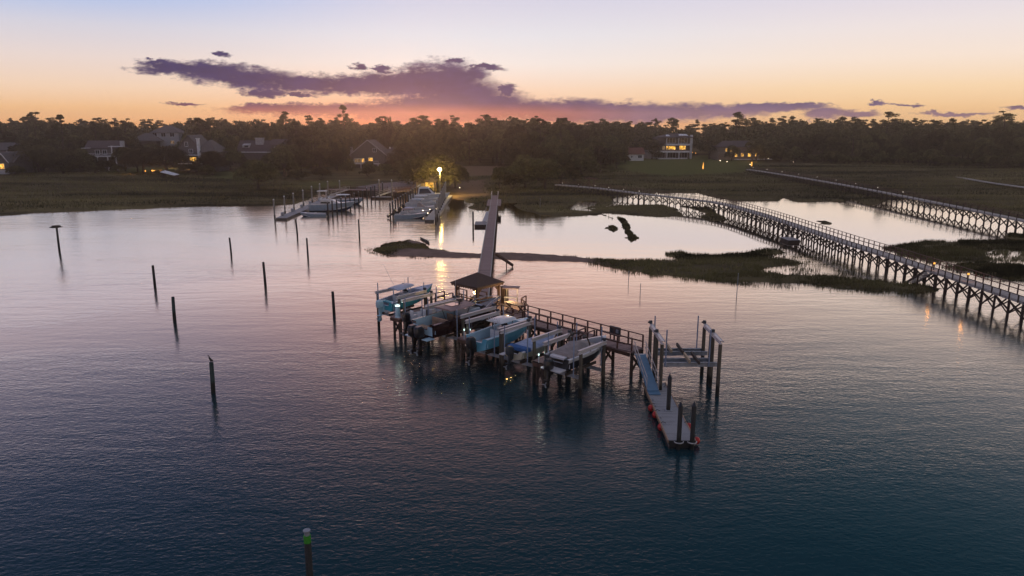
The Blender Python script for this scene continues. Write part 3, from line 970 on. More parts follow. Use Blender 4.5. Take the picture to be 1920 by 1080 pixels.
LIFTS = [((-12.75, 66.95), 3.1, 3.4, 1.5), ((-9.75, 63.6), 3.1, 3.5, 1.2), ((-7.4, 61.05), 4.35, 4.0, 1.35), ((-3.62, 56.6), 3.55, 3.75, 1.2), ((-.78, 53.7), 3.12, 3.3, 1.35), ((2.4, 50.65), 3.1, 3.1, 1.5)]
LIFT_LABEL = ['timber and aluminium boat lift holding the teal boat, furthest from the gangway', 'boat lift under the small navy skiff', 'widest boat lift, carrying the black twin engine boat',
              'boat lift holding the light blue boat with the white top', 'boat lift holding the cream skiff with the blue cover', 'boat lift holding the grey covered runabout, nearest the gangway']
for i, (a, w_, ln, cr) in enumerate(LIFTS):
    boat_lift(LIFT_LABEL[i], a, w_, ln, 3.4, cr, seed=i)


def lift_mid(i, along=0.0, off=0.0):
    a, w_, ln, cr = LIFTS[i]
    p = Vector(a) + N2 * (w_ / 2 + off) + D2 * along
    return p.x, p.y, cr


# the big empty lift by the gangway
el = thing('empty_boat_lift', 'large empty boat lift with bare cross beams on eight piles, right of the gangway', 'boat lift', (0, 0, 0))
XL, XR = 10.52, 14.6
for x in (XL, XR):
    for y in (53.4, 51.5, 50.95, 49.05):
        add_pile(el, x, y, 3.85, .135, M['pile'])
    for y0, y1 in ((53.5, 51.35), (51.1, 48.95)):
        mb = MB()
        for dz_ in (-.1, .14): mb.box((x, (y0 + y1) / 2, 4.0 + dz_), (.2, y0 - y1 + .1, .035))
        mb.box((x, (y0 + y1) / 2, 4.02), (.035, y0 - y1 + .1, .21)); mb.build('top_beam', M['alu'], el)
        mb = MB(); mb.tube([(x + .16, y0, 4.08), (x + .16, y1, 4.08)], .045, 8); mb.build('drive_pipe', M['galv'], el)
        mb = MB(); mb.box((x, y0 - .05, 4.27), (.22, .22, .22)); mb.tube([(x, y0 - .05, 4.25), (x - .22, y0 - .05, 4.25)], .07, 8); mb.build('gear_motor', M['motor'], el, bevel=.03)
for y in (53.5, 52.75, 51.15, 50.15):
    mb = MB(); mb.box((12.85, y, 2.0), (3.85, .05, .3)); mb.box((12.85, y, 2.15), (3.85, .16, .03)); mb.box((12.85, y, 1.86), (3.85, .16, .03)); mb.build('cradle_beam', M['galv'], el)
for x, y0, y1, c in ((11.95, 54.0, 52.3, 'bunk'), (12.75, 51.7, 49.9, 'bunk'), (12.75, 54.1, 52.0, 'bunk_dark'), (13.35, 51.95, 49.6, 'bunk_dark')):
    mb = MB(); mb.box((x, (y0 + y1) / 2, 2.3), (.13, y0 - y1, .24)); mb.build('bunk', M[c], el)
for x, y, h in ((10.95, 54.0, 4.6), (14.25, 54.0, 4.6), (11.05, 50.1, 4.6), (14.15, 50.0, 4.6)):
    mb = MB(); mb.tube([(x, y, 1.9), (x, y, h)], .05, 8); mb.build('guide_pole', M['pvc'], el)

# ------------------------------------------------------------------ floating dock, gangway
FZ = .5
fd = thing('floating_dock', 'grey floating dock lying beyond the foot of the gangway', 'dock', (10.25, 45.5, 0), R(-1.3))
FW, FLN = 1.56, 10.0
mb = MB(); mb.box((0, 0, .1), (FW - .1, FLN - .1, .5)); mb.build('pontoon', M['black'], fd)
mb = MB(); mb.prism([(-FW / 2, -FLN / 2), (FW / 2, -FLN / 2), (FW / 2, FLN / 2), (-FW / 2, FLN / 2)], FZ - .06, FZ); mb.build('deck', M['deck_float'], fd, uvdir=(0, 1))
for s in (-1, 1):
    mb = MB(); mb.box((s * (FW / 2 + .032), 0, FZ - .06), (.06, FLN, .2)); mb.build('fender_board', M['tan'], fd)
mb = MB(); mb.box((0, -FLN / 2 - .032, FZ - .1), (FW, .06, .24)); mb.build('fender_board', M['black'], fd)
for s, y in ((-1, 1.5), (-1, .4), (-1, -1.6), (1, 1.9), (1, -1.2), (1, -4.4), (-1, 3.6)):
    mb = MB(); mb.box((s * (FW / 2 - .12), y, FZ + .035), (.05, .14, .06)); mb.tube([(s * (FW / 2 - .12) - .0, y - .16, FZ + .08), (s * (FW / 2 - .12), y + .16, FZ + .08)], .025, 6); mb.build('cleat', M['galv'], fd)
GP = [((10.31, 45.25), 2.75, 'dark pointed guide pile standing in the middle of the floating dock'), ((9.93, 40.42), 2.75, 'left one of the two pointed guide piles at the floating dock end'),
      ((10.72, 40.4), 2.75, 'dark pointed guide pile at the outer end of the floating dock, beside the corner buoy')]
for i, ((x, y), tp, lb) in enumerate(GP):
    t = thing('guide_pile', lb, 'pile', (x, y, 0), group='guide piles of the floating dock')
    mb = MB(); mb.tube([(0, 0, -1.5), (0, 0, tp)], [.14, .132], 14); mb.build('shaft', M['pile_dark'], t, smooth=False)
    mb = MB(); mb.tube([(0, 0, tp), (0, 0, tp + .28)], [.16, .015], 14); mb.build('pile_cap', M['black'], t)
    mb = MB()
    if i: 
        for k in range(15):
            a = PI + PI * k / 14 * 1.0; b = PI + PI * (k + 1) / 14
            mb.beam((.27 * math.cos(a), .27 * math.sin(a), FZ - .02), (.27 * math.cos(b), .27 * math.sin(b), FZ - .02), .05, .05)
    else: mb.box((0, 0, FZ + .02), (.5, .5, .05))
    mb.build('pile_hoop', M['rope'] if i else M['galv'], t)
BU = [((9.35, 46.15), 'round red buoy on the left side of the floating dock, nearest the gangway'), ((9.42, 45.0), 'round red buoy on the left side of the floating dock, the middle one'),
      ((9.38, 43.0), 'round red buoy on the left side of the floating dock, nearest its outer end'), ((11.15, 49.5), 'round red buoy on the right of the dock beside the gangway foot'),
      ((11.17, 43.1), 'round red buoy on the right edge of the dock behind the end piles'), ((11.15, 41.0), 'round red buoy at the outer right corner of the floating dock')]
for (x, y), lb in BU:
    t = thing('buoy', lb, 'buoy', (x, y, .28), group='red buoys hung along the floating dock')
    mb = MB(); mb.ball((0, 0, 0), .21, 16, 10, (1, 1, 1.12)); mb.build('float_body', M['red'], t, smooth=True)
    mb = MB(); s = 1 if x < 10 else -1
    mb.tube([(0, 0, .27), (s * .1, 0, .36), (s * .3, 0, FZ - .28 + .06)], .02, 6); mb.build('lanyard', M['black'], t)

gw = thing('gangway', 'sloping blue grey gangway with pale handrails down to the floating dock', 'gangway')
ga, gb_ = Vector((9.65, 52.45, 2.0)), Vector((9.93, 48.55, .58))
mb = MB(); mb.beam(ga, gb_, .8, .1); mb.build('ramp', M['gang_blue'], gw)
mb = MB(); mb.box((9.65, 52.43, 2.03), (.95, .14, .05)); mb.build('hinge_plate', M['trim'], gw)
mb = MB(); mb.box((9.95, 48.3, .545), (.82, .7, .03)); mb.build('landing_plate', M['gang_blue'], gw)
for s in (-.42, .42):
    mb = MB()
    o = Vector((s, 0, 0))
    for h in (.5, .95): mb.tube([ga + o + Vector((-.03, .3, h)), gb_ + o + Vector((0, .15, h))], .03, 6)
    for i in range(5):
        p = ga.lerp(gb_, i / 4 * .96) + o; mb.tube([p, p + Vector((0, 0, .95))], .025, 6)
    mb.build('handrail', M['railwhite'], gw)

# dock lights on the finger tips
def tip_light(label, x, y, z, h, m='cool', power=0):
    t = thing('dock_light', label, 'light', (x, y, z), group='small dock lights on the finger docks')
    mb = MB(); mb.tube([(0, 0, 0), (0, 0, h)], .045, 8); mb.build('stem', M['trim'], t)
    mb = MB(); mb.tube([(0, 0, h), (0, 0, h + .13)], .05, 10); mb.build('lens', M[m], t)
    mb = MB(); mb.tube([(0, 0, h + .13), (0, 0, h + .16)], .07, 10); mb.build('cap', M['trim'], t)


tip_light('cool white light left of the light blue boat, further from its engine', -3.86, 56.75, 1.9, .75)
tip_light('cool white light left of the light blue boat, nearer its engine', -3.4, 56.9, 1.9, .72)
tip_light('cool white light beside the engine of the grey covered runabout, left of the lift pile', 1.95, 50.9, 1.9, .55)
tip_light('cool white light beside the engine of the grey covered runabout, right of the lift pile', 2.42, 51.35, 1.9, .55)
ped = thing('power_pedestal', 'pale blue round power pedestal with a glowing top on the leftmost finger dock', 'pedestal', (-10.3, 63.75, 1.9))
mb = MB(); mb.tube([(0, 0, 0), (0, 0, .06), (0, 0, .95), (0, 0, 1.0)], [.28, .24, .22, .24], 14); mb.build('body', M['ice'], ped, smooth=False)
mb = MB(); mb.tube([(0, 0, 1.0), (0, 0, 1.13)], .215, 14); mb.build('lens', M['cool'], ped)
mb = MB(); mb.tube([(0, 0, 1.13), (0, 0, 1.19)], [.27, .2], 14); mb.build('cap', M['white'], ped)
mb = MB(); mb.tube([(.3, .1, 0), (.42, .12, .25), (.36, .1, .5), (.3, .05, .2)], .03, 6); mb.build('hose', M['black'], ped)

# ------------------------------------------------------------------ boats (+X is the bow, origin under the transom)
def hull_ring(t, L_, B, D, sheer, kind, inset=0.0, dz=0.0):
    b = B / 2 * (1 - max(0.0, (t - .42) / .58) ** 2.3) * (0.93 + .07 * min(1, t / .4))
    b = max(b, .03) - inset * (1 if t < .97 else 0.2)
    b = max(b, .02)
    ch = b * (.86 - .28 * max(0, (t - .5) / .5))
    zk = D * .02 + D * .95 * max(0, (t - .66) / .34) ** 2.4
    zc = max(D * .30 + D * .48 * max(0, (t - .45) / .55) ** 1.7, zk + .02)
    zg = D + sheer * t ** 1.8
    x = L_ * (t if t < .999 else 1.0) + (.10 * L_ * 0)
    return x, b, ch, zk, zc, zg + dz


def outboard(parent, x, y, z, m, s=1.0, tilt=0.0):
    """Outboard engine hung on the transom; tilt in degrees swings the leg up and aft."""
    root = bpy.data.objects.new('outboard_motor', None)
    COL.objects.link(root); root.parent = parent
    root.location = (x, y, z); root.rotation_euler = (0, R(tilt), 0); root.scale = (s, s, s)
    def ring(cx, w_, l_, zz): return [(cx + l_ / 2 * math.copysign(abs(math.cos(a)) ** .6, math.cos(a)), w_ / 2 * math.copysign(abs(math.sin(a)) ** .6, math.sin(a)), zz) for a in [2 * PI * k / 14 for k in range(14)]]
    mb = MB(); mb.loft([ring(-.34, .3, .4, -.02), ring(-.36, .44, .62, .08), ring(-.37, .47, .68, .35), ring(-.40, .44, .62, .58), ring(-.42, .28, .4, .70)])
    mb.build('cowl', m, root, smooth=False)
    mb = MB(); mb.loft([ring(-.30, .22, .34, .0), ring(-.30, .16, .30, -.45), ring(-.34, .07, .26, -.85), ring(-.36, .10, .46, -.92), ring(-.36, .03, .34, -1.15)])
    mb.box((-.36, 0, -.62), (.55, .3, .03)); mb.box((-.08, 0, -.1), (.22, .2, .5))
    mb.build('leg', m, root)
    mb = MB()
    for k in range(3):
        a = k * 2 * PI / 3; mb.beam((-.62, 0, -.9), (-.64, .19 * math.cos(a), -.9 + .19 * math.sin(a)), .1, .03)
    mb.build('propeller', M['galv'], root)
    return root


def hull(boat, L_, B, D, sheer, side, bottom=None, stripe=None, cap=None, floor=None, foredeck=.66, floor_z=.42, notch=True, inner=None, transom_in=0.0):
    ts = [0, .08, .2, .35, .5, .62, .72, .8, .87, .93, .97, 1.0]
    R_ = [hull_ring(t, L_, B, D, sheer, 0) for t in ts]
    mid = []
    for x, b, c, zk, zc, zg in R_:
        mid.append((zc * .62 + zg * .38, c * .7 + b * .3))
    def bottom_ring(r, c_): x, b, c, zk, zc, zg = r; return [(x, -c, zc), (x, 0, zk), (x, c, zc)]
    mb = MB(); mb.loft([bottom_ring(r, 0) for r in R_], False, False, closed=False)
    if bottom is None: bottom = side
    mb.v and mb.quadset([(0, -R_[0][2], R_[0][4]), (0, 0, R_[0][3]), (0, R_[0][2], R_[0][4])], [(0, 1, 2)])
    mb.build('hull_bottom', bottom, boat, smooth=False)
    def sidestrip(f0, f1, sgn):
        rows = []
        for x, b, c, zk, zc, zg in R_:
            def at(f):
                bb = c + (b - c) * (f ** .7); return (x + .035 * L_ * f * max(0, x / L_ - .8) * 5 * .6, sgn * bb, zc + (zg - zc) * f)
            rows.append([at(f0), at((f0 + f1) / 2), at(f1)])
        return rows
    mb = MB()
    for s in (-1, 1): mb.loft(sidestrip(0, .70 if stripe else 1.0, s), False, False, closed=False)
    x, b, c, zk, zc, zg = R_[0]
    zt = zg - (.30 * D if notch else .04)
    mb.quadset([(0, -c, zc), (0, c, zc), (0, b, zg), (0, b * .62, zg), (0, b * .5, zt), (0, -b * .5, zt), (0, -b * .62, zg), (0, -b, zg)], [tuple(range(8))])
    mb.build('hull_side', side, boat, smooth=False)
    if stripe:
        mb = MB()
        for s in (-1, 1): mb.loft(sidestrip(.70, 1.0, s), False, False, closed=False)
        mb.build('topside', stripe, boat, smooth=False)
    # gunwale cap, inner liner, cockpit sole
    wcap = .17 * B / 2.4
    cap = cap or M['white']
    mb = MB(); lin_ = MB()
    for s in (-1, 1):
        out_, in_, low, und = [], [], [], []
        for r, t in zip(R_, ts):
            x, b, c, zk, zc, zg = r
            xx = x + .035 * L_ * max(0, x / L_ - .8) * 5 * .6
            out_.append((xx, s * (b + .02), zg + .015)); in_.append((xx - (.12 if t > .9 else 0), s * max(b - wcap, .015), zg + .03))
            low.append((xx - (.12 if t > .9 else 0), s * max(b - wcap, .015), max(floor_z * D, zc + .05))); und.append((xx, s * (b + .02), zg - .06))
        mb.loft([[u, o_, i_] for u, o_, i_ in zip(und, out_, in_)], False, False, closed=False)
        lin_.loft([[i_, l_] for i_, l_ in zip(in_, low)], False, False, closed=False)
    mb.quadset([(0.0, -R_[0][1] * .5, zt + .005), (0.0, R_[0][1] * .5, zt + .005), (.14, R_[0][1] * .5, zt + .005), (.14, -R_[0][1] * .5, zt + .005)], [(0, 1, 2, 3)])
    lin_.quadset([(.14, -R_[0][1], floor_z * D), (.14, R_[0][1], floor_z * D), (.14, R_[0][1], zt), (.14, -R_[0][1], zt)], [(0, 1, 2, 3)])
    mb.build('gunwale', cap, boat)
    lin_.build('inner_liner', inner or cap, boat)
    mb = MB()
    rows = []
    for r, t in zip(R_, ts):
        x, b, c, zk, zc, zg = r
        if t > foredeck + .12: break
        zz = max(floor_z * D, zc + .04); rows.append([(x, -max(b - wcap, .02), zz), (x, max(b - wcap, .02), zz)])
    mb.loft(rows, False, False, closed=False)
    mb.build('cockpit_sole', floor or M['floor_grey'], boat)
    mb = MB()
    rows = []
    for r, t in zip(R_, ts):
        x, b, c, zk, zc, zg = r
        if t < foredeck: continue
        xx = x + .035 * L_ * max(0, x / L_ - .8) * 5 * .6
        rows.append([(xx, -max(b - wcap * .3, .01), zg - .02), (xx, 0, zg + .05), (xx, max(b - wcap * .3, .01), zg - .02)])
    if len(rows) > 1:
        r0 = rows[0]
        rows.insert(0, [(p[0] - .01, p[1], floor_z * D) for p in r0])
        mb.loft(rows, False, False, closed=False)
        mb.build('foredeck', cap, boat)
    return R_


def console(boat, x, z, w_=.9, h=1.0, l_=.8, m=None, shield=True):
    mb = MB(); mb.loft([[(x - l_ / 2, -w_ / 2, z), (x + l_ / 2, -w_ / 2, z), (x + l_ / 2, w_ / 2, z), (x - l_ / 2, w_ / 2, z)],
                        [(x - l_ / 2, -w_ / 2, z + h), (x + l_ * .25, -w_ * .44, z + h), (x + l_ * .25, w_ * .44, z + h), (x - l_ / 2, w_ / 2, z + h)]])
    o = mb.build('console', m or M['white'], boat, bevel=.05)
    if shield:
        mb = MB()
        mb.loft([[(x + l_ * .22, -w_ * .43, z + h), (x + l_ * .27, 0, z + h), (x + l_ * .22, w_ * .43, z + h)], [(x - .05, -w_ * .38, z + h + .38), (x, 0, z + h + .42), (x - .05, w_ * .38, z + h + .38)]], False, False, closed=False)
        mb.build('windscreen', M['smoke'], o)
    return o


def ttop(boat, x, z, w_, l_, h, m, frame, thick=.1, crown=.1, edge=None):
    mb = MB()
    rows = []
    for i in range(7):
        t = i / 6; xx = x - l_ / 2 + l_ * t
        ww = w_ * (.78 + .22 * math.sin(PI * min(1, .25 + t * .75)))
        up = crown * math.sin(PI * (.1 + .8 * t))
        rows.append([(xx, -ww / 2, z + h), (xx, -ww * .3, z + h + .0), (xx, 0, z + h), (xx, ww * .3, z + h), (xx, ww / 2, z + h),
                     (xx, ww / 2 - .03, z + h + thick * .6), (xx, ww * .3, z + h + thick + up * .8), (xx, 0, z + h + thick + up), (xx, -ww * .3, z + h + thick + up * .8), (xx, -ww / 2 + .03, z + h + thick * .6)])
    mb.loft(rows)
    o = mb.build('hardtop', m, boat, smooth=False)
    for sx_ in (-1, 1):
        for sy_ in (-1, 1):
            mb = MB(); mb.tube([(x + sx_ * l_ * .18, sy_ * .46, z), (x + sx_ * l_ * .3, sy_ * w_ * .36, z + h)], .03, 6); mb.build('top_post', frame, boat)
    return o


def seat(boat, x, y, z, w_, l_, m, back=True, h=.45):
    mb = MB(); mb.box((x, y, z + h / 2), (l_, w_, h))
    if back: mb.box((x - l_ / 2 + .05, y, z + h + .2), (.1, w_, .42))
    return mb.build('seat', m, boat, bevel=.04)


def antenna(boat, x, y, z, h, rake=.25):
    mb = MB(); mb.tube([(x, y, z), (x - h * rake, y, z + h)], [.018, .008], 5); return mb.build('antenna', M['trim'], boat)


HEAD = math.atan2(D2.y, D2.x)


def lifted(i, name, label, along, off=0.0, lift=.22, group='boats on the lifts', pitch=0.0):
    x, y, z = lift_mid(i, along, off)
    b = thing(name, label, 'boat', (x, y, z + lift), HEAD, group)
    b.rotation_euler = (0, R(-pitch), HEAD)
    return b


# 1 teal centre console
b = lifted(0, 'motorboat', 'teal centre console boat with a pale hardtop, high on the lift furthest from the gangway', -.25, pitch=4)
hull(b, 5.9, 2.25, 1.1, .3, M['teal'], M['white'], cap=M['lavender_top'], inner=M['lavender_top'], foredeck=.72)
console(b, 2.5, .5, .9, .95, .8); ttop(b, 2.15, .5, 1.65, 2.1, 1.5, M['lavender_top'], M['alu'])
seat(b, 1.6, 0, .5, .95, .5, M['white']); seat(b, 3.8, 0, .5, .9, .6, M['lavender_top'], False, .35)
mb = MB(); mb.box((.45, 0, 1.02), (.35, 1.5, .1)); mb.build('swim_deck', M['teal'], b)
outboard(b, -.2, 0, .62, M['ice'], 1.1, 6)
antenna(b, 1.8, .6, 2.1, 2.4, .45); antenna(b, 2.2, -.5, 2.1, 1.0, .05)
# 2 navy skiff
b = lifted(1, 'skiff', 'small navy hulled skiff with a white interior and one black outboard', -.55)
hull(b, 5.2, 2.0, .85, .22, M['navy'], M['navy'], cap=M['white'], floor=M['white'], foredeck=.7, floor_z=.5)
console(b, 2.5, .42, .7, .8, .6); seat(b, 1.75, 0, .42, .8, .45, M['white']); seat(b, .8, .5, .42, .5, .45, M['white']); seat(b, .8, -.5, .42, .5, .45, M['white'])
outboard(b, -.1, 0, .55, M['black'], 1.15, 6)
# 3 big dark boat
b = lifted(2, 'motorboat', 'large black and maroon motorboat with a brown hardtop and twin black engines', -2.45, .1, .1)
hull(b, 9.3, 2.95, 1.58, .5, M['maroon'], M['maroon'], cap=M['maroon'], inner=M['ice'], floor=M['tan'], foredeck=.66, floor_z=.5)
console(b, 5.6, .72, 1.5, 1.15, 1.9, M['white']); ttop(b, 3.75, .75, 2.2, 3.1, 1.5, M['brown_top'], M['black'], .12, .05)
for y_ in (-.42, .42): seat(b, 3.75, y_, .72, .75, .6, M['tan'])
seat(b, 2.15, 0, .72, 1.9, .55, M['tan']); seat(b, .55, 0, .72, 1.9, .5, M['tan'], False, .4)
mb = MB(); mb.box((6.95, 0, 1.86), (.9, .8, .05)); mb.build('deck_hatch', M['lavender_top'], b)
mb = MB(); mb.tube([(4.2, 0, 2.35), (4.2, 0, 2.7)], .07, 8); mb.tube([(4.2, 0, 2.7), (4.2, 0, 2.87)], .26, 12); mb.tube([(4.9, .5, 2.35), (4.9, .5, 2.6)], .16, 10); mb.build('radar_dome', M['black'], b)
mb = MB(); mb.box((3.5, .1, 2.45), (1.0, .9, .03)); mb.build('roof_panel', M['skyglass'], b)
for s in (-1, 1):
    mb = MB(); mb.tube([(6.3, s * 1.05, 1.78), (7.0, s * .98, 2.1), (8.2, s * .62, 2.25), (9.2, s * .05, 2.2)], .025, 6); mb.build('bow_rail', M['alu'], b)
for y_ in (-1.05, 1.05):
    mb = MB(); mb.box((-.4, y_, .45), (.8, .65, .07)); mb.build('swim_platform', M['ice'], b)
mb = MB(); mb.quadset([(-.012, -1.15, .62), (-.012, 1.15, .62), (-.012, 1.15, 1.35), (-.012, .6, 1.35), (-.012, .55, 1.05), (-.012, -.55, 1.05), (-.012, -.6, 1.35), (-.012, -1.15, 1.35)], [tuple(range(8))]); mb.build('transom_panel', M['ice'], b)
outboard(b, -.25, .38, .55, M['black'], 1.35, 0); outboard(b, -.25, -.38, .55, M['black'], 1.35, 0)
antenna(b, 4.6, .9, 2.3, 2.2, -.05)
# 4 light blue boat
b = lifted(3, 'motorboat', 'light blue centre console boat with a rounded white hardtop and one black engine', -.75)
hull(b, 6.6, 2.4, 1.2, .3, M['lightblue'], M['lightblue'], cap=M['ice'], inner=M['ice'], foredeck=.74)
console(b, 3.2, .5, .95, .95, .8); ttop(b, 3.0, .5, 1.7, 2.05, 1.5, M['white'], M['black'], .1, .16)
seat(b, 2.3, 0, .5, .95, .5, M['white']); seat(b, 4.6, 0, .5, 1.0, .7, M['white'], False, .35)
mb = MB()
for i in range(6): mb.tube([(2.1 + .02 * i, -.6 + .24 * i, 2.0), (1.95, -.6 + .24 * i, 2.4)], .025, 5)
mb.build('rod_holder', M['alu'], b)
outboard(b, -.15, 0, .5, M['black'], 1.25, 0)
# 5 cream skiff under blue cover
b = lifted(4, 'skiff', 'cream hulled skiff under a blue canvas cover with a small dark outboard', -.45)
hull(b, 5.0, 1.95, .8, .2, M['cream'], M['cream'], cap=M['white'], foredeck=.8)
mb = MB()
rows = []
for i in range(9):
    t = .1 + .84 * i / 8; x, bb, c, zk, zc, zg = hull_ring(t, 5.0, 1.95, .8, .2, 0)
    hp = .10 + .28 * math.exp(-((t - .42) / .13) ** 2) + .1 * math.exp(-((t - .72) / .1) ** 2)
    rows.append([(x, -bb - .03, zg - .07), (x, -bb * .98, zg + .05), (x, -bb * .45, zg + .06 + hp * .75), (x, 0, zg + .05 + hp), (x, bb * .45, zg + .06 + hp * .75), (x, bb * .98, zg + .05), (x, bb + .03, zg - .07)])
mb.loft(rows, True, True, closed=False); mb.build('cover', M['canvas_blue'], b, smooth=True)
mb = MB(); mb.loft([[(x + .0, -bb, z_) for x, bb, z_ in ((.35, .98, .70), (.35, .9, .96))] + [(.35, .9, .96), (.35, .98, .70)], [(.9, -1.0, .72), (.9, -.93, .98), (.9, .93, .98), (.9, 1.0, .72)]], True, True); mb.build('cover_skirt', M['canvas_navy'], b)
mb = MB(); mb.box((-.3, .72, .45), (.55, .42, .05)); mb.build('swim_platform', M['white'], b)
outboard(b, -.1, 0, .5, M['motor'], 1.0, 8)
# 6 runabout with grey cover and tower
b = lifted(5, 'runabout', 'white runabout with a black side band, grey canvas cover and dark wakeboard arch', -.65)
hull(b, 6.0, 2.35, 1.15, .25, M['black'], M['white'], stripe=M['white'], cap=M['white'], foredeck=.93, floor=M['tan'], inner=M['white'])
mb = MB()
rows = []
for i in range(9):
    t = .06 + .58 * i / 8; x, bb, c, zk, zc, zg = hull_ring(t, 6.0, 2.35, 1.15, .25, 0)
    hp = .08 + .5 * math.exp(-((t - .36) / .16) ** 2)
    rows.append([(x, -bb * .9, zg + .02), (x, -bb * .78, zg + .14), (x, -bb * .4, zg + .08 + hp * .85), (x, 0, zg + .07 + hp), (x, bb * .4, zg + .08 + hp * .85), (x, bb * .78, zg + .14), (x, bb * .9, zg + .02)])
mb.loft(rows, True, True, closed=False); mb.build('cover', M['canvas_grey'], b, smooth=True)
mb = MB(); pts = [(2.9, 1.1 * math.cos(a), 1.15 + 1.15 * math.sin(a) ** .8 if a not in (0, PI) else 1.1) for a in [PI * k / 12 for k in range(13)]]
mb.tube([(x + .0 - .3 * abs(y), y, z) for x, y, z in pts], .06, 6); mb.build('wakeboard_arch', M['brace'], b)
mb = MB(); mb.ball((2.55, -.55, 2.2), .16, 10, 6); mb.ball((2.55, .55, 2.2), .16, 10, 6); mb.build('tower_speaker', M['black'], b)
mb = MB(); mb.box((-.35, 0, .38), (.75, 1.7, .09)); mb.build('swim_platform', M['white'], b)
mb = MB(); mb.box((.3, 0, 1.12), (.5, 1.3, .22)); mb.build('stern_pad', M['white'], b, bevel=.05)
outboard(b, -.3, .15, .35, M['black'], 1.15, 4)

# ------------------------------------------------------------------ lone piles, marker, nest, birds
LONE = [((111.7, 472), (109, 428), .15, 'nest'), ((290.5, 536), (287, 499), .15, 'thick dark pile far left in the open water, inshore of its nearest neighbour'),
        ((327.5, 601), (323, 558), .16, 'thick greenish pile in the open water on the left, nearest the pile with the bird'),
        ((497.5, 534), (494.5, 493), .15, 'dark pile in open water midway between the left bank and the pavilion'),
        ((626.5, 590), (625.5, 548), .15, 'dark pile standing alone in open water left of the teal boat'), ((433.5, 476), (430.5, 447), .13, 'slim dark pile in the open water off the marsh edge, leaning left'),
        ((577.5, 483), (575.5, 448), .13, 'slim dark pile in open water left of the grassy tip of the sand bar'), ((674, 446), (673, 413), .13, 'slim dark pile in the open water beyond the grassy bar tip'),
        ((557.5, 441), (555.5, 413), .14, 'short dark pile with a bird on top, off the end of the left marina dock')]
for (bx, by), (tx, ty), r, lb in LONE:
    x, y = ground(bx, by)
    # height from the length it shows
    dv_ = (by - ty); z = dv_ / FOCAL * math.hypot(y, CAM_H) * math.hypot(y, CAM_H) / y * 1.0
    z = dv_ * (y * CP + CAM_H * SP) / FOCAL / (CP * .985)
    lx = (tx - bx) * (y * CP) / FOCAL + x * 0.0
    nest = lb == 'nest'
    o = thing('nest_pile' if nest else 'mooring_pile', 'slim pile topped by a wide stick nest in the open water off the left marsh' if nest else lb, 'pile', (x, y, 0), group=None if nest else 'lone piles in the open water')
    lean = random.Random(int(bx)).uniform(-.03, .03)
    mb = MB(); mb.tube([(-lean * 2, 0, -2), (lean, 0, z * .5), (lean * 3, 0, z)], [r * 1.1, r, r * .92], 12)
    mb.build('shaft', M['pile_green'] if bx in (327.5,) else M['pile_dark'], o)
    if nest:
        mb = MB(); rr = random.Random(4)
        for i in range(150):
            a, q = rr.uniform(0, 2 * PI), rr.uniform(.05, .85)
            mb.beam((q * math.cos(a), q * math.sin(a), z + rr.uniform(.0, .32) * (1.1 - q)), (q * math.cos(a + 1.3) * 1.1, q * math.sin(a + 1.3) * 1.1, z + rr.uniform(.02, .3) * (1.1 - q)), .035, .035)
        mb.loft([[(.75 * math.cos(k * PI / 6), .75 * math.sin(k * PI / 6), z + .02) for k in range(12)], [(.55 * math.cos(k * PI / 6), .55 * math.sin(k * PI / 6), z + .28) for k in range(12)]])
        mb.build('nest', M['nest'], o)
    else:
        mb = MB(); mb.tube([(lean * 3, 0, z), (lean * 3, 0, z + .05)], [r * 1.0, r * .7], 12); mb.build('pile_top', M['pile_dark'], o)


def bird(label, x, y, z, rz, s=1.0):
    """Perched cormorant: one continuous skinned body."""
    me = bpy.data.meshes.new('bird')
    vs = [(-.20, 0, .05), (-.10, 0, .13), (0, 0, .22), (.07, 0, .33), (.10, 0, .42), (.09, 0, .50), (.13, 0, .56), (.20, 0, .56), (.27, 0, .545), (0.0, .05, .1), (0.02, .055, .0), (0.0, -.05, .1), (0.02, -.055, .0)]
    es = [(0, 1), (1, 2), (2, 3), (3, 4), (4, 5), (5, 6), (6, 7), (7, 8), (2, 9), (9, 10), (2, 11), (11, 12)]
    me.from_pydata(vs, es, [])
    o = bpy.data.objects.new('bird', me); COL.objects.link(o)
    sk = o.modifiers.new('body', 'SKIN'); me.skin_vertices or None
    rad = [.02, .075, .11, .085, .05, .035, .042, .022, .01, .035, .018, .035, .018]
    for i, q in enumerate(rad): me.skin_vertices[0].data[i].radius = (q, q)
    me.skin_vertices[0].data[2].use_root = True
    sb = o.modifiers.new('smooth', 'SUBSURF'); sb.levels = 1; sb.render_levels = 2
    me.materials.append(M['feather'])
    o.location = (x, y, z); o.rotation_euler = (0, 0, rz); o.scale = (s, s, s)
    return tag(o, label, 'bird')


# pile with the cormorant and the green banded channel marker
x, y = ground(401, 737)
t = thing('mooring_pile', 'stout dark pile in open water with a black bird perched on its top', 'pile', (x, y, 0), group='lone piles in the open water')
mb = MB(); mb.tube([(-.1, 0, -2), (0, 0, 1.2), (.02, 0, 2.32)], [.16, .155, .145], 14); mb.build('shaft', M['pile_green'], t)
bird('black cormorant perched on the stout pile in the left foreground water', x, y, 2.33, R(200), .9)
bx_, by_ = ground(557.5, 441)
bird('small dark bird perched on the short pile off the left marina dock', bx_, by_, 2.62, R(20), .9)
x, y = ground(583, 1110)
mk = thing('channel_marker', 'dark marker pile with a bright green band and flat grey cap', 'marker', (x, y, 0))
mb = MB(); mb.tube([(0, 0, -2), (0, 0, 2.3)], [.15, .14], 16); mb.build('shaft', M['pile_dark'], mk)
mb = MB(); mb.tube([(0, 0, 2.3), (0, 0, 2.62)], [.148, .145], 16); mb.build('band', M['green_paint'], mk)
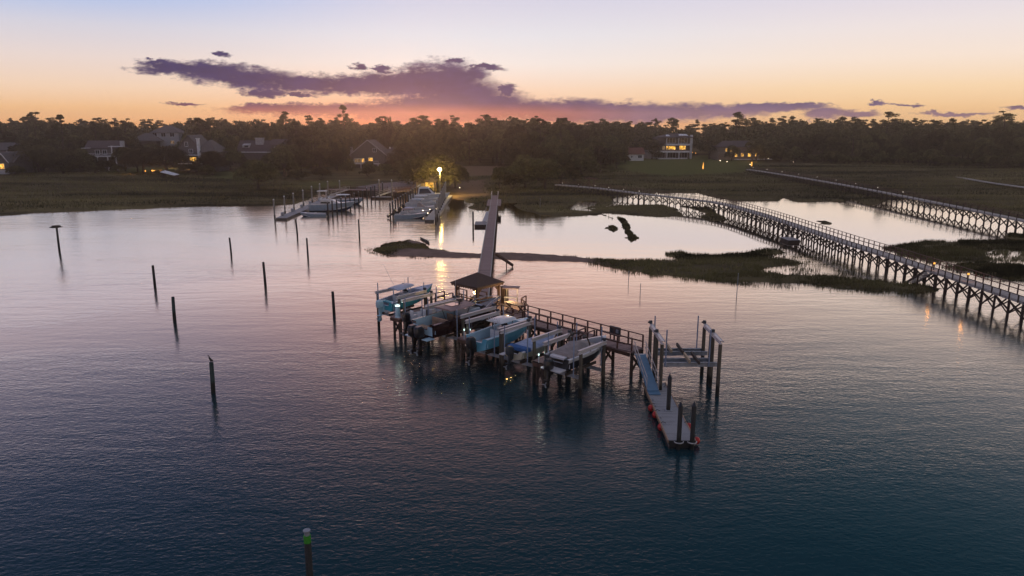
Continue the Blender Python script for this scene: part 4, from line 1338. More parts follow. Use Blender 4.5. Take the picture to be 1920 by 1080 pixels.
mb = MB(); mb.tube([(0, 0, 2.62), (0, 0, 2.8)], [.11, .11], 16); mb.tube([(0, 0, 2.8), (0, 0, 2.85)], [.15, .15], 16); mb.build('cap', M['galv'], mk)
for (px, py), h, lb in (((1178, 530), 1.4, 'thin stake in the open water right of the pavilion, furthest left'), ((1200, 553), 1.3, 'thin stake in the open water behind the empty boat lift'),
                        ((1381, 556), 2.6, 'thin pale stake standing off the edge of the marsh bar on the right'), ((1012.5, 393), 2.4, 'thin white stake at the marsh edge right of the pier')):
    x, y = ground(px, py)
    t = thing('stake', lb, 'stake', (x, y, 0), group='thin stakes in the water')
    mb = MB(); mb.tube([(0, 0, -1), (.03, 0, h)], [.045, .035], 6); mb.build('rod', M['galv'], t)
    mb = MB(); mb.tube([(.03, 0, h), (.031, 0, h + .06)], [.05, .03], 6); mb.build('cap', M['trim'], t)
# driftwood and stones on the bar
t = thing('driftwood_log', 'dark driftwood log lying at the tip of the sand bar', 'log')
a, c = ground(789, 447.5), ground(806, 458)
mb = MB(); rr = random.Random(3)
pts = [Vector((*a, .16)).lerp(Vector((*c, .02)), i / 7) + Vector((rr.uniform(-.15, .15), rr.uniform(-.25, .25), rr.uniform(-.06, .1))) for i in range(8)]
mb.tube(pts, [.1, .18, .22, .2, .24, .2, .16, .08], 9); mb.build('trunk', M['rock'], t)
mb = MB(); mb.tube([pts[5], pts[5] + Vector((.5, -.7, .25))], [.14, .05], 6); mb.build('branch', M['rock'], t)

# ------------------------------------------------------------------ the marina by the shore
ORD = 'first second third fourth fifth sixth seventh eighth ninth tenth eleventh twelfth thirteenth fourteenth'.split()
md = thing('marina_dock', 'floating dock of the left marina slips with a row of pale piles along it', 'dock')
mb = MB(); mb.prism([(-47.2, 145.5), (-45.0, 145.5), (-45.4, 193), (-47.6, 193)], -.1, .36); mb.build('pontoon', M['black'], md)
mb = MB(); mb.prism([(-47.2, 145.5), (-45.0, 145.5), (-45.4, 193), (-47.6, 193)], .365, .45); mb.build('deck', M['deck_grey'], md, uvdir=(0, 1))
for y in (149, 156, 163, 170, 178):
    mb = MB(); mb.box((-46.9, y, .8), (.5, .8, .7)); mb.build('dock_box', M['galv'], md, bevel=.03)
for y in (160, 171):
    mb = MB(); mb.prism([(-45.2, y), (-39.5, y - .1), (-39.5, y + .8), (-45.2, y + .9)], .25, .42); mb.build('finger', M['deck_grey'], md, uvdir=(1, 0))
mr_ = thing('marina_dock', 'floating dock of the right marina slips with lamps along its side', 'dock')
mb = MB(); mb.prism([(-17.1, 142.5), (-15.3, 142.5), (-15.6, 192), (-17.4, 192)], -.1, .36); mb.build('pontoon', M['black'], mr_)
mb = MB(); mb.prism([(-17.1, 142.5), (-15.3, 142.5), (-15.6, 192), (-17.4, 192)], .365, .45); mb.build('deck', M['deck_grey'], mr_, uvdir=(0, 1))


def row_pile(label, x, y, top, m, group, cap='trim', r=.16):
    t = thing('mooring_pile', label, 'pile', (x, y, 0), group=group)
    mb = MB(); mb.tube([(0, 0, -1.6), (0, 0, top)], [r * 1.05, r], 10); mb.build('shaft', m, t)
    mb = MB(); mb.tube([(0, 0, top), (0, 0, top + .24)], [r * 1.2, .02], 10); mb.build('pile_cap', M[cap], t)
    return t


for i, y in enumerate((146.6, 153.5, 160.0, 167.5, 175.0, 182.5, 190.5)):
    row_pile(ORD[i] + ' pale pile from the outer end of the left marina dock row', -47.75, y, 3.9 + .2 * (i > 3), M['pile_wrap'], 'pale piles of the left marina dock')
row_pile('tall pale pile standing inside the left marina dock behind the cruiser', -43.6, 186, 4.6, M['pile_wrap'], 'pale piles of the left marina dock')
for i in range(14):
    row_pile(ORD[i] + ' dark slim pile from the outer end in the row before the left marina boats', -37.6 + .25 * i, 149.0 + 2.75 * i * (1 + .022 * i), 3.2 + .25 * (i > 8), M['pile_dark'], 'dark piles of the left marina slips', 'galv', .15)
for i in range(13):
    row_pile(ORD[i] + ' dark slim pile from the outer end in the row by the right marina boats', -24.5 + .06 * i, 146.8 + 2.9 * i * (1 + .02 * i), 3.3, M['pile_dark'], 'dark piles of the right marina slips', 'galv', .15)
for i in range(9):
    row_pile(ORD[i] + ' grey pile from the outer end of the right marina dock row', -15.05 - .19 * i, 143.5 + 5 * i, 3.5 + .13 * i, M['pile_wrap'], 'grey piles of the right marina dock', 'galv', .15)
for x, y, lb in ((-33.9, 187.5, 'tall pale pile before the bulkhead walkway, left of the gangway there'), (-30.6, 187.0, 'tall pale pile before the bulkhead walkway, right of the gangway there')):
    row_pile(lb, x, y, 4.7, M['pile_wrap'], 'pale piles at the bulkhead')


def moored(name, label, x, y, L_, B, D, side, rz=0.0, group='boats moored in the marina', **kw):
    b = thing(name, label, 'boat', (x, y, -.38), rz, group)
    hull(b, L_, B, D, kw.pop('sheer', .3), side, kw.pop('bottom', M['navy']), cap=kw.pop('cap', M['white']), foredeck=kw.pop('foredeck', .7), **kw)
    return b


b = moored('skiff', 'low pale blue skiff at the outer end of the left marina dock', -38.6, 151.6, 5.4, 2.0, .95, M['marina'], PI)
outboard(b, 0, 0, .95, M['black'], 1.0, 8); console(b, 2.4, .45, .7, .75, .6, shield=False)
b = moored('cabin_cruiser', 'large white cabin cruiser with a raised fly bridge at the left marina dock', -44.6, 161.0, 9.6, 3.3, 1.9, M['marina'], R(6), foredeck=.4, sheer=.5)
mb = MB(); mb.loft([[(2.6, -1.25, 1.7), (6.9, -.9, 1.95), (6.9, .9, 1.95), (2.6, 1.25, 1.7)], [(2.7, -1.15, 2.75), (5.2, -.9, 2.8), (5.2, .9, 2.8), (2.7, 1.15, 2.75)]]); c_ = mb.build('cabin', M['white'], b, bevel=.06)
mb = MB(); mb.loft([[(5.25, -.95, 2.1), (6.5, -.85, 2.1), (6.5, .85, 2.1), (5.25, .95, 2.1)], [(5.0, -.88, 2.72), (5.35, -.86, 2.72), (5.35, .86, 2.72), (5.0, .88, 2.72)]]); mb.build('windscreen', M['smoke'], c_)
mb = MB(); mb.box((3.4, 0, 2.85), (2.2, 2.3, .12)); mb.box((4.3, 0, 3.15), (.25, 1.9, .5)); mb.box((2.6, 0, 3.1), (.5, 1.4, .4)); mb.build('fly_bridge', M['white'], b, bevel=.04)
mb = MB(); mb.box((2.9, 0, 4.75), (2.1, 1.8, .14)); mb.build('hardtop', M['white'], b)
for sx_ in (2.1, 3.7):
    for sy_ in (-.8, .8):
        mb = MB(); mb.tube([(sx_ + .1, sy_, 2.9), (sx_, sy_, 4.72)], .04, 6); mb.build('top_post', M['alu'], b)
mb = MB(); mb.box((3.6, -1.2, 2.3), (2.0, .12, .4)); mb.build('side_window', M['smoke'], b)
antenna(b, 2.4, .8, 2.8, 3.0, .1)
b = moored('motorboat', 'white hardtop motorboat moored behind the cabin cruiser', -43.6, 174.5, 8.0, 2.7, 1.5, M['marina'], R(4), sheer=.4)
console(b, 3.6, .6, 1.1, 1.1, 1.0); ttop(b, 3.3, .6, 2.1, 3.0, 2.0, M['white'], M['black'])
outboard(b, 0, .3, 1.3, M['black'], 1.1, 0)
b = moored('motorboat', 'pale blue centre console with its engine tilted up, nearest boat of the right marina', -23.9, 148.2, 6.4, 2.3, 1.2, M['marina'], R(3))
console(b, 2.9, .5, .95, 1.0, .8); ttop(b, 2.7, .5, 1.7, 2.2, 1.7, M['brown_top'], M['alu']); outboard(b, -.05, 0, 1.15, M['black'], 1.25, 52)
mb = MB(); mb.box((1.6, 0, .95), (.6, 1.0, .7)); mb.build('leaning_post', M['black'], b, bevel=.04)
b = moored('motorboat', 'low white open boat, second from the near end of the right marina', -23.6, 154.5, 6.2, 2.2, 1.05, M['white'], R(2))
console(b, 2.9, .45, .8, .9, .7); outboard(b, -.05, 0, 1.0, M['black'], 1.15, 45); ttop(b, 1.9, .4, 1.6, 2.0, 1.45, M['lavender_top'], M['alu'], .06, .03)
b = moored('motorboat', 'white bow rider with a pointed windscreen, third boat of the right marina', -23.4, 160.5, 6.8, 2.5, 1.3, M['white'], R(1))
mb = MB(); mb.loft([[(2.6, -.9, 1.3), (4.4, -.6, 1.45), (4.4, .6, 1.45), (2.6, .9, 1.3)], [(2.7, -.5, 2.2), (3.1, -.4, 2.25), (3.1, .4, 2.25), (2.7, .5, 2.2)]]); mb.build('windscreen', M['canvas_grey'], b)
outboard(b, -.05, 0, 1.1, M['black'], 1.1, 5)
b = moored('motorboat', 'long grey white boat with a white hardtop in the middle of the right marina', -24.3, 167.3, 7.6, 2.7, 1.55, M['white'], R(0))
console(b, 3.4, .6, 1.0, 1.1, .9); ttop(b, 2.9, .6, 2.1, 2.6, 1.75, M['white'], M['alu']); mb = MB(); mb.box((6.3, 0, 1.95), (1.3, .7, .06)); mb.build('deck_hatch', M['white'], b)
b = moored('motorboat', 'grey white boat with a white hardtop just before the cabin cruiser by the hut', -24.6, 174.5, 8.2, 2.8, 1.7, M['white'], R(0))
console(b, 3.6, .6, 1.0, 1.1, .9); ttop(b, 3.0, .6, 2.2, 2.9, 1.8, M['white'], M['alu'])
b = moored('cabin_cruiser', 'big white cruiser with a raked dark windscreen, furthest in at the right marina', -25.4, 182.0, 9.8, 3.4, 2.0, M['white'], R(-2), foredeck=.36, sheer=.5)
mb = MB(); mb.loft([[(2.2, -1.4, 1.95), (6.6, -1.1, 2.15), (6.6, 1.1, 2.15), (2.2, 1.4, 1.95)], [(2.5, -1.0, 3.9), (4.7, -.9, 3.95), (4.7, .9, 3.95), (2.5, 1.0, 3.9)]]); c_ = mb.build('cabin', M['white'], b, bevel=.06)
mb = MB(); mb.quadset([(2.6, -1.41, 2.3), (5.7, -1.17, 2.45), (4.75, -.97, 3.55), (2.7, -1.1, 3.5)], [(0, 1, 2, 3)]); mb.quadset([(6.3, -1.0, 2.5), (6.3, 1.0, 2.5), (4.98, .9, 3.7), (4.98, -.9, 3.7)], [(0, 1, 2, 3)]); mb.build('windscreen', M['smoke'], c_)
mb = MB(); mb.tube([(2.2, -1.3, 3.95), (2.5, -1.0, 4.3), (2.5, 1.0, 4.3), (2.2, 1.3, 3.95)], .1, 8); mb.build('radar_arch', M['white'], b)

# bulkhead walkway, gangways, lot, hut, car, lamp
bk = thing('bulkhead_walkway', 'dark timber bulkhead walkway along the shore end of the marina', 'walkway')
ba, bb = Vector((-50.5, 198.5)), Vector((-23.5, 193.5))
bd = (bb - ba).normalized(); bn = Vector((-bd.y, bd.x))
mb = MB(); mb.prism([tuple(ba), tuple(bb), tuple(bb + bn * 2.2), tuple(ba + bn * 2.2)], 1.25, 1.4); mb.build('deck', M['deck'], bk, uvdir=(bd.x, bd.y))
mb = MB(); mb.beam((*(ba + bn * 2.3), .4), (*(bb + bn * 2.3), .4), .15, 1.9); mb.build('sheet_wall', M['brace'], bk)
for i in range(12):
    p = ba + bd * (.6 + i * 2.4); add_pile(bk, p.x, p.y, 1.25, .14, M['brace'])
mb = MB(); railing(mb, tuple(ba + bn * 2.1), tuple(ba + bd * 17 + bn * 2.1), 1.4, .95, 2.0); mb.build('railing', M['rail'], bk)
for lb, gx, gy in (('short gangway with pale rails at the inner end of the left marina dock', -45.9, 192.5), ('short gangway with pale rails from the bulkhead to its small float', -33.0, 190.5)):
    t = thing('gangway', lb, 'gangway', (gx, gy, 0), R(-12))
    mb = MB(); mb.beam((-1.2, -2.6, .5), (1.0, 4.6, 1.5), 1.0, .1); mb.build('ramp', M['deck_pale'], t, uvdir=(0, 1))
    mb = MB()
    for s in (-.5, .5):
        mb.beam((-1.2 + s, -2.6, 1.4), (1.0 + s, 4.6, 2.4), .05, .05); mb.beam((-1.2 + s, -2.6, .95), (1.0 + s, 4.6, 1.95), .04, .04)
        for k in range(5): mb.beam((-1.2 + s + .55 * k, -2.6 + 1.8 * k, .5 + .25 * k), (-1.2 + s + .55 * k, -2.6 + 1.8 * k, 1.4 + .25 * k), .05, .05)
    mb.build('handrail', M['railwhite'], t)
t = thing('bulkhead_float', 'small dark float between the two tall pale piles at the bulkhead', 'float', (-33.2, 187.3, 0), R(-5))
mb = MB(); mb.box((0, 0, .2), (5.2, 1.8, .5)); mb.build('pontoon', M['brace'], t); mb = MB(); mb.box((0, 0, .49), (5.3, 1.9, .07)); mb.build('deck', M['deck_grey'], t, uvdir=(1, 0))
t = thing('railed_landing', 'railed timber landing at the right end of the bulkhead walkway', 'landing', (-28.6, 194.4, 1.2), R(58))
mb = MB(); mb.box((0, 0, .15), (7.5, 1.6, .14)); mb.build('deck', M['deck'], t, uvdir=(1, 0))
for s in (-.75, .75):
    mb = MB(); railing(mb, (-3.7, s), (3.7, s), .22, 1.0, 1.2); mb.build('railing', M['rail'], t)

lot_pts = [(-43.5, 205.0), (-38.0, 197.2), (-21.4, 194.5), (-20.6, 197), (-22.8, 224.0), (-27, 226.0), (-33, 225.0), (-39.5, 216.5)]
mb = MB(); mb.prism(lot_pts, -.5, 1.55); lot = mb.build('parking_lot', M['asphalt']); tag(lot, kind='structure')


def car(label, x, y, z, rz, m):
    t = thing('parked_car', label, 'car', (x, y, z), rz)
    mb = MB()
    prof = [(-2.2, .45), (-2.25, .8), (-1.9, .98), (-1.5, 1.42), (.3, 1.45), (1.0, 1.0), (2.1, .85), (2.25, .6), (2.2, .4)]
    mb.loft([[(px_, s * wy, pz) for px_, pz in prof] for s, wy in ((-1, .86), (-1, .88), (1, .88), (1, .86))])
    mb.build('body', m, t, bevel=.06)
    for s in (-1, 1):
        mb = MB(); mb.quadset([(-1.55, s * .892, .98), (.75, s * .892, .98), (.2, s * .892, 1.36), (-1.35, s * .892, 1.36)], [(0, 1, 2, 3)]); mb.build('side_window', M['glass'], t)
    for x_ in (-1.4, 1.4):
        for s in (-1, 1):
            mb = MB(); mb.tube([(x_, s * .70, .33), (x_, s * .92, .33)], .33, 14); wh = mb.build('wheel', M['tyre'], t)
            mb = MB(); mb.tube([(x_, s * .88, .33), (x_, s * .94, .33)], .2, 10); mb.build('rim', M['alu'], wh)
    for s in (-.6, .6):
        mb = MB(); mb.box((2.24, s, .68), (.06, .3, .12)); mb.build('headlight', M['trim'], t)


car('pale car parked at the back of the lot behind the marina hut', -29.8, 222.5, 1.56, R(15), M['carpaint'])

hut = thing('harbour_hut', 'small dark roofed hut with a yellow lit window by the marina', 'hut', (-23.0, 195.2, 1.35), R(-4))
mb = MB(); mb.box((0, 1.4, 1.25), (4.8, 3.4, 2.5)); mb.build('wall', M['siding_tan'], hut)
mb = MB(); mb.loft([[(-3.2, -1.2, 2.5), (3.2, -1.2, 2.5), (3.2, 3.9, 2.5), (-3.2, 3.9, 2.5)], [(-3.2, -1.2, 2.62), (3.2, -1.2, 2.62), (3.2, 3.9, 2.62), (-3.2, 3.9, 2.62)], [(-.9, 1.4, 3.75), (.9, 1.4, 3.75), (.9, 1.41, 3.75), (-.9, 1.41, 3.75)]]); mb.build('roof', M['shingle_dark'], hut)
mb = MB(); mb.box((1.1, -.34, 1.5), (2.1, .05, 1.35)); win = mb.build('window', M['win'], hut)
mb = MB()
for x_ in (.0, 1.1, 2.2): mb.box((x_, -.38, 1.5), (.08, .06, 1.45))
mb.build('frame', M['siding_tan'], win)
mb = MB()
for x_ in (-2.9, -.6, 2.9): mb.box((x_, -1.0, 1.2), (.14, .14, 2.5))
mb.build('porch_post', M['timber'], hut)
mb = MB()
for i in range(5): mb.box((-1.8, -1.5 - .3 * i, -.1 - .16 * i), (2.2, .3, .06))
mb.build('steps', M['deck_pale'], hut, uvdir=(0, 1))
mb = MB(); railing(mb, (-2.9, -1.1), (-.7, -1.1), 0, 1.0, .7); mb.build('railing', M['timber'], hut)

LPX, LPY, LPZ = -18.35, 187.5, 7.45
lp = thing('lamp_post', 'tall lamp post with a blazing yellow lamp beside the right marina dock', 'lamp post', (LPX, LPY, 0))
mb = MB(); mb.tube([(0, 0, -1), (0, 0, LPZ + .25)], [.12, .08], 10); mb.build('pole', M['pile_wrap'], lp)
mb = MB(); mb.tube([(0, 0, LPZ + .2), (.0, -.5, LPZ + .25)], .05, 6); mb.build('arm', M['galv'], lp)
mb = MB(); mb.ball((0, -.6, LPZ), .5, 14, 9, (1, 1, .8)); mb.build('lamp_head', M['sodium'], lp, smooth=True)

# small lamps along the right dock
for i, (px, py) in enumerate(((793, 395), (806, 393), (802, 400), (818, 392), (821, 390), (817, 396), (862, 352))):
    x, y = ground(px, py, .9)
    t = thing('dock_light', ['small warm lamp by the boat bows on the right marina dock, far one', 'small warm lamp on the right marina dock next to the white bow rider', 'small warm lamp on the right marina dock by its near end',
                             'small warm lamp on the pile side of the right marina dock, upper left', 'small warm lamp on the pile side of the right marina dock, upper right', 'small warm lamp on the pile side of the right marina dock, lowest',
                             'small warm lamp under the trees right of the lamp post'][i], 'light', (x, y, .45 if i < 6 else land_z(x, y)), group='small lamps of the marina')
    mb = MB(); mb.tube([(0, 0, 0), (0, 0, .45)], .04, 6); mb.build('stem', M['galv'], t)
    mb = MB(); mb.ball((0, 0, .5), .085, 8, 6); mb.build('bulb', M['spot'], t)

# ------------------------------------------------------------------ boardwalks across the marsh
def boardwalk(label, pts, z, width, bay, deck_m, near_h, far_h, near_top, brace=True, every=1.3, name='boardwalk', pr=.11):
    t = thing(name, label, 'boardwalk')
    P = [Vector(p) for p in pts]
    # resample evenly
    seg = [0]
    for a, b in zip(P, P[1:]): seg.append(seg[-1] + (b - a).length)

    def at(s):
        for i in range(len(P) - 1):
            if s <= seg[i + 1] + 1e-6:
                f = (s - seg[i]) / (seg[i + 1] - seg[i]); return P[i].lerp(P[i + 1], f), (P[i + 1] - P[i]).normalized()
        return P[-1], (P[-1] - P[-2]).normalized()
    total = seg[-1]

    def nrm(s):
        d = (at(min(total, s + 1.5))[0] - at(max(0, s - 1.5))[0]).normalized(); return Vector((d.y, -d.x))
    n = int(total // bay)
    jr = random.Random(len(label)); J = lambda k: jr.uniform(-k, k)
    mb = MB(); rows = []
    for i in range(n + 1):
        s = i * bay; c = at(s)[0]; q = nrm(s)
        a, b = c + q * width / 2, c - q * width / 2
        rows.append([(a.x, a.y, z), (b.x, b.y, z), (b.x, b.y, z - .26), (a.x, a.y, z - .26)])
    mb.loft(rows); d0 = (P[-1] - P[0]).normalized()
    mb.build('deck', deck_m, t, uvdir=(d0.x, d0.y))
    for sg, h, top in ((1, near_h, near_top), (-1, far_h, True)):
        if not h: continue
        mb = MB(); m_ = int(total // every)
        for i in range(m_ + 1):
            c = at(i * every)[0] + nrm(i * every) * sg * (width / 2 + .02)
            mb.box((c.x + J(.03), c.y + J(.04), z + h / 2 - .12 + J(.035)), (.1, .1, h + .24), J(.2))
        if top:
            rows = [at(i * every)[0] + nrm(i * every) * sg * (width / 2 + .02) for i in range(m_ + 1)]
            for a, b in zip(rows, rows[1:]):
                mb.beam((a.x, a.y, z + h), (b.x, b.y, z + h), .12, .05)
                if h > .8: mb.beam((a.x, a.y, z + h * .52), (b.x, b.y, z + h * .52), .05, .09)
        mb.build('railing', M['brace'] if sg > 0 else M['rail'], t)
    for i in range(n + 1):
        s = i * bay; c = at(s)[0]; q = nrm(s)
        a, b = c + q * (width / 2 - .1), c - q * (width / 2 - .1)
        mb = MB()
        for p in (a, b): mb.tube([(p.x + J(.12), p.y + J(.14), -1.6), (p.x, p.y, z - .05)], [pr * (1.12 + J(.18)), pr * (1 + J(.15))], 7)
        if brace:
            mb.beam((a.x, a.y, .45 + J(.12)), (b.x, b.y, z - .35 + J(.06)), .06, .16); mb.beam((b.x, b.y, .45 + J(.12)), (a.x, a.y, z - .35 + J(.06)), .06, .16)
            if i < n:
                c2 = at(s + bay)[0]; q2 = nrm(s + bay); a2 = c2 + q2 * (width / 2 - .1)
                mb.beam((a.x, a.y, .5), (a2.x, a2.y, z - .4), .05, .13); mb.beam((a2.x, a2.y, .5), (a.x, a.y, z - .4), .05, .13)
        mb.build('trestle', M['brace'], t)
    return t, at, nrm


bw1, at1, n1 = boardwalk('long dark boardwalk on cross braced trestles curving along the right side toward the viewer',
                         [(12.5, 205.5), (22.6, 194.5), (31.3, 179.5), (38.5, 168.5), (43.8, 160), (45.6, 153), (46.4, 146), (47.5, 133), (47.9, 120), (48.4, 102.5), (49.3, 90), (49.7, 79), (50.0, 69), (50.2, 60), (50.4, 50)],
                         2.2, 1.7, 2.05, M['deck_pale'], .5, 1.0, True)
boardwalk('second longer boardwalk with a pale deck, crossing the marsh further right', [(87.5, 274), (89.6, 255), (91.2, 233.5), (92.5, 200), (92.3, 172), (91.6, 149), (90.4, 128), (89.5, 112)], 2.2, 1.6, 2.5, M['deck_pale'], 1.0, 1.0, True, True, 2.5)
boardwalk('low pale plank path over the marsh below the right wood', [(150, 264), (149, 245), (145.5, 223), (144.5, 206), (144, 190)], 1.3, 1.3, 3.0, M['deck_pale'], 0, 0, False, False, 3.0, name='plank_path', pr=.09)
# stairs down from the boardwalk, landing float, lights
t = thing('boardwalk_stairs', 'dark timber stairs going down from the near boardwalk to the mud bank', 'stairs', (48.9, 83.3, 0), R(-88))
mb = MB()
for i in range(9): mb.box((-2.6 + i * .36, -.75, .25 + i * .22), (.3, 1.3, .05))
mb.build('tread', M['deck_pale'], t, uvdir=(1, 0))
for y_ in (-1.4, -.1):
    mb = MB(); mb.beam((-2.9, y_, .1), (.5, y_, 2.15), .08, .26); mb.build('stringer', M['brace'], t)
for x_ in (-2.4, -.4):
    mb = MB(); mb.tube([(x_, -1.4, -1), (x_, -1.4, .4 if x_ < -1 else 1.6)], .1, 8); mb.build('leg', M['brace'], t)
t = thing('boardwalk_stairs', 'dark timber stairs from the boardwalk down to its small square float', 'stairs', (46.1, 122.8, 0), R(90))
mb = MB()
for i in range(9): mb.box((-2.6 + i * .36, -.0, .35 + i * .21), (.3, 1.0, .05))
for y_ in (-.5, .5): mb.beam((-2.9, y_, .3), (.5, y_, 2.15), .08, .24)
mb.build('tread', M['brace'], t)
t = thing('boardwalk_float', 'small square grey float moored under the far boardwalk stairs', 'float', (45.6, 118.6, 0), R(3))
mb = MB(); mb.box((0, 0, .15), (1.9, 3.2, .5)); mb.build('pontoon', M['brace'], t); mb = MB(); mb.box((0, 0, .44), (2.0, 3.3, .07)); mb.build('deck', M['deck_grey'], t, uvdir=(0, 1))
pg = thing('pergola', 'open timber frame with a long crossbeam standing on the far end of the boardwalk', 'pergola', (21.2, 196.3, 2.2), R(-45))
for x_ in (-.85, .85):
    mb = MB(); mb.box((x_, 0, 1.1), (.16, .16, 2.2)); mb.build('post', M['rail'], pg)
mb = MB(); mb.box((0, 0, 2.28), (4.6, .14, .2)); mb.box((0, .3, 2.42), (2.2, .1, .14)); mb.box((0, -.3, 2.42), (2.2, .1, .14)); mb.build('crossbeam', M['rail'], pg)
AMB = []
for i, (px, py, lb) in enumerate(((1752, 494, 'amber post lamp on the far rail of the near boardwalk, left of the stairs'), (1816, 514, 'amber post lamp on the boardwalk rail by the top of the stairs'))):
    x, y = ground(px, py, 2.95)
    t = thing('boardwalk_lamp', lb, 'lamp', (x, y, 2.2), group='amber lamps on the boardwalk')
    mb = MB(); mb.box((0, 0, .35), (.1, .1, .7)); mb.build('stem', M['brace'], t)
    mb = MB(); mb.box((0, 0, .78), (.14, .14, .2)); mb.build('lens', M['amber'], t); mb = MB(); mb.box((0, 0, .9), (.2, .2, .04)); mb.build('cap', M['black'], t)
    AMB.append((x, y, 2.95))
for i in range(9):
    s = 6 + i * 12
    c, _ = (Vector((87.6 + 4.4 * min(1, s / 60), 273 - s)), 0)
    t = thing('boardwalk_lamp', ORD[i] + ' tiny white post lamp from the shore along the second boardwalk', 'lamp', (c.x - .9, c.y, 2.2), group='tiny lamps along the second boardwalk')
    mb = MB(); mb.tube([(0, 0, 0), (0, 0, 1.0)], .05, 6); mb.build('stem', M['brace'], t); mb = MB(); mb.ball((0, 0, 1.05), .07, 8, 6); mb.build('bulb', M['tiny'], t)
for i in range(7):
    c, d_ = at1(3 + i * 6.0)
    t = thing('boardwalk_lamp', ORD[i] + ' tiny white post lamp from the shore along the near boardwalk', 'lamp', (c.x + n1(3 + i * 6).x * .9, c.y + n1(3 + i * 6).y * .9, 2.2), group='tiny lamps at the shore end of the near boardwalk')
    mb = MB(); mb.tube([(0, 0, 0), (0, 0, .5)], .05, 6); mb.build('stem', M['brace'], t); mb = MB(); mb.ball((0, 0, .55), .065, 8, 6); mb.build('bulb', M['tiny'], t)

# ------------------------------------------------------------------ houses
def gable(mb, x0, x1, y0, y1, z, h, over=.4, axis='x', th=.18):
    """Pitched roof as two thick slopes; ridge along the axis."""
    if axis == 'x':
        ym = (y0 + y1) / 2
        for s, ye in ((-1, y0 - over), (1, y1 + over)):
            vs = []
            for x in (x0 - over, x1 + over): vs += [(x, ye, z - over * h / ((y1 - y0) / 2)), (x, ym, z + h), (x, ym, z + h + th), (x, ye, z + th - over * h / ((y1 - y0) / 2))]
            mb.quadset(vs, [(0, 1, 2, 3), (7, 6, 5, 4), (0, 4, 5, 1), (3, 2, 6, 7), (0, 3, 7, 4)])
    else:
        xm = (x0 + x1) / 2
        for s, xe in ((-1, x0 - over), (1, x1 + over)):
            vs = []
            for y in (y0 - over, y1 + over): vs += [(xe, y, z - over * h / ((x1 - x0) / 2)), (xm, y, z + h), (xm, y, z + h + th), (xe, y, z + th - over * h / ((x1 - x0) / 2))]
            mb.quadset(vs, [(0, 1, 2, 3), (7, 6, 5, 4), (0, 4, 5, 1), (3, 2, 6, 7), (0, 3, 7, 4)])


def gwall(mb, x0, x1, y0, y1, z0, z1, h, axis='x'):
    """Walls with gable ends."""
    mb.box(((x0 + x1) / 2, (y0 + y1) / 2, (z0 + z1) / 2), (x1 - x0, y1 - y0, z1 - z0))
    if axis == 'x':
        ym = (y0 + y1) / 2
        for x in (x0 + .01, x1 - .01): mb.quadset([(x, y0, z1), (x, y1, z1), (x, ym, z1 + h)], [(0, 1, 2)])
    else:
        xm = (x0 + x1) / 2
        for y in (y0 + .01, y1 - .01): mb.quadset([(x0, y, z1), (x1, y, z1), (xm, y, z1 + h)], [(0, 1, 2)])


def hip(mb, x0, x1, y0, y1, z, h, over=.5):
    r = min(x1 - x0, y1 - y0) / 2
    xm, ym = (x0 + x1) / 2, (y0 + y1) / 2
    a, b, c, d = x0 - over, x1 + over, y0 - over, y1 + over
    top = [(x0 + r, ym - .02, z + h), (x1 - r, ym - .02, z + h), (x1 - r, ym + .02, z + h), (x0 + r, ym + .02, z + h)]
    if y1 - y0 > x1 - x0: top = [(xm - .02, y0 + r, z + h), (xm + .02, y0 + r, z + h), (xm + .02, y1 - r, z + h), (xm - .02, y1 - r, z + h)]
    mb.loft([[(a, c, z - .2), (b, c, z - .2), (b, d, z - .2), (a, d, z - .2)], [(a, c, z), (b, c, z), (b, d, z), (a, d, z)], top])


def window(h_, x, y, z, w_, hh, lit=None, trim='trim', mull=1):
    """Window on a wall that faces -y."""
    mb = MB(); mb.box((x, y - .04, z), (w_, .05, hh)); o = mb.build('window', M[lit] if lit else M['glass'], h_)
    mb = MB()
    for s in (-1, 1): mb.box((x + s * (w_ / 2 + .06), y - .07, z), (.12, .1, hh + .24))
    for s in (-1, 1): mb.box((x, y - .07, z + s * (hh / 2 + .06)), (w_, .1, .12))
    for k in range(mull): mb.box((x - w_ / 2 + w_ * (k + 1) / (mull + 1), y - .08, z), (.07, .06, hh))
    mb.build('frame', M[trim], o)
    return o


def deck_rail(h_, x0, x1, y, z, hgt=.95, m='trim'):
    mb = MB(); railing(mb, (x0, y), (x1, y), z, hgt, .45, .05, (1.0, .1), (.1, .06)); return mb.build('railing', M[m], h_)


def house_at(name, label, px, py, rz=0.0, dz=0.0, Y=None, X=None, cat='house'):
    if Y is None:
        x, y = ground(px, py, 1.6)
    else:
        y = Y; x = (px - 960) / FOCAL * (y * CP + (CAM_H - 2) * SP) * 1.0
    return thing(name, label, cat, (x, y, land_z(x, y) + dz), rz)


# A: cottage at the left edge with a lit window
h = house_at('cottage', 'grey gabled cottage with one yellow lit window at the left edge', 4, 328, R(-8), Y=254)
mb = MB(); gwall(mb, -7, 5.2, 0, 8, 0, 4.0, 3.2); gwall(mb, 0.6, 5.0, -2.2, 1, 0, 4.0, 2.7, 'y'); mb.build('wall', M['siding_grey'], h)
mb = MB(); gable(mb, -7, 5.2, 0, 8, 4.0, 3.2); mb.build('roof', M['shingle_grey'], h)
mb = MB(); gable(mb, .6, 5.0, -2.2, 3.5, 4.0, 2.7, .3, 'y'); mb.build('roof', M['shingle_grey'], h)
mb = MB()
for s in (-1, 1): mb.beam((2.8 + s * 2.6, -2.56, 3.75), (2.8, -2.56, 6.9), .1, .3)
mb.build('barge_board', M['trim'], h)
window(h, 2.5, -2.2, 2.6, 1.5, 1.7, 'win'); window(h, -1.2, 0, 2.5, 2.0, 1.5, 'win_soft')
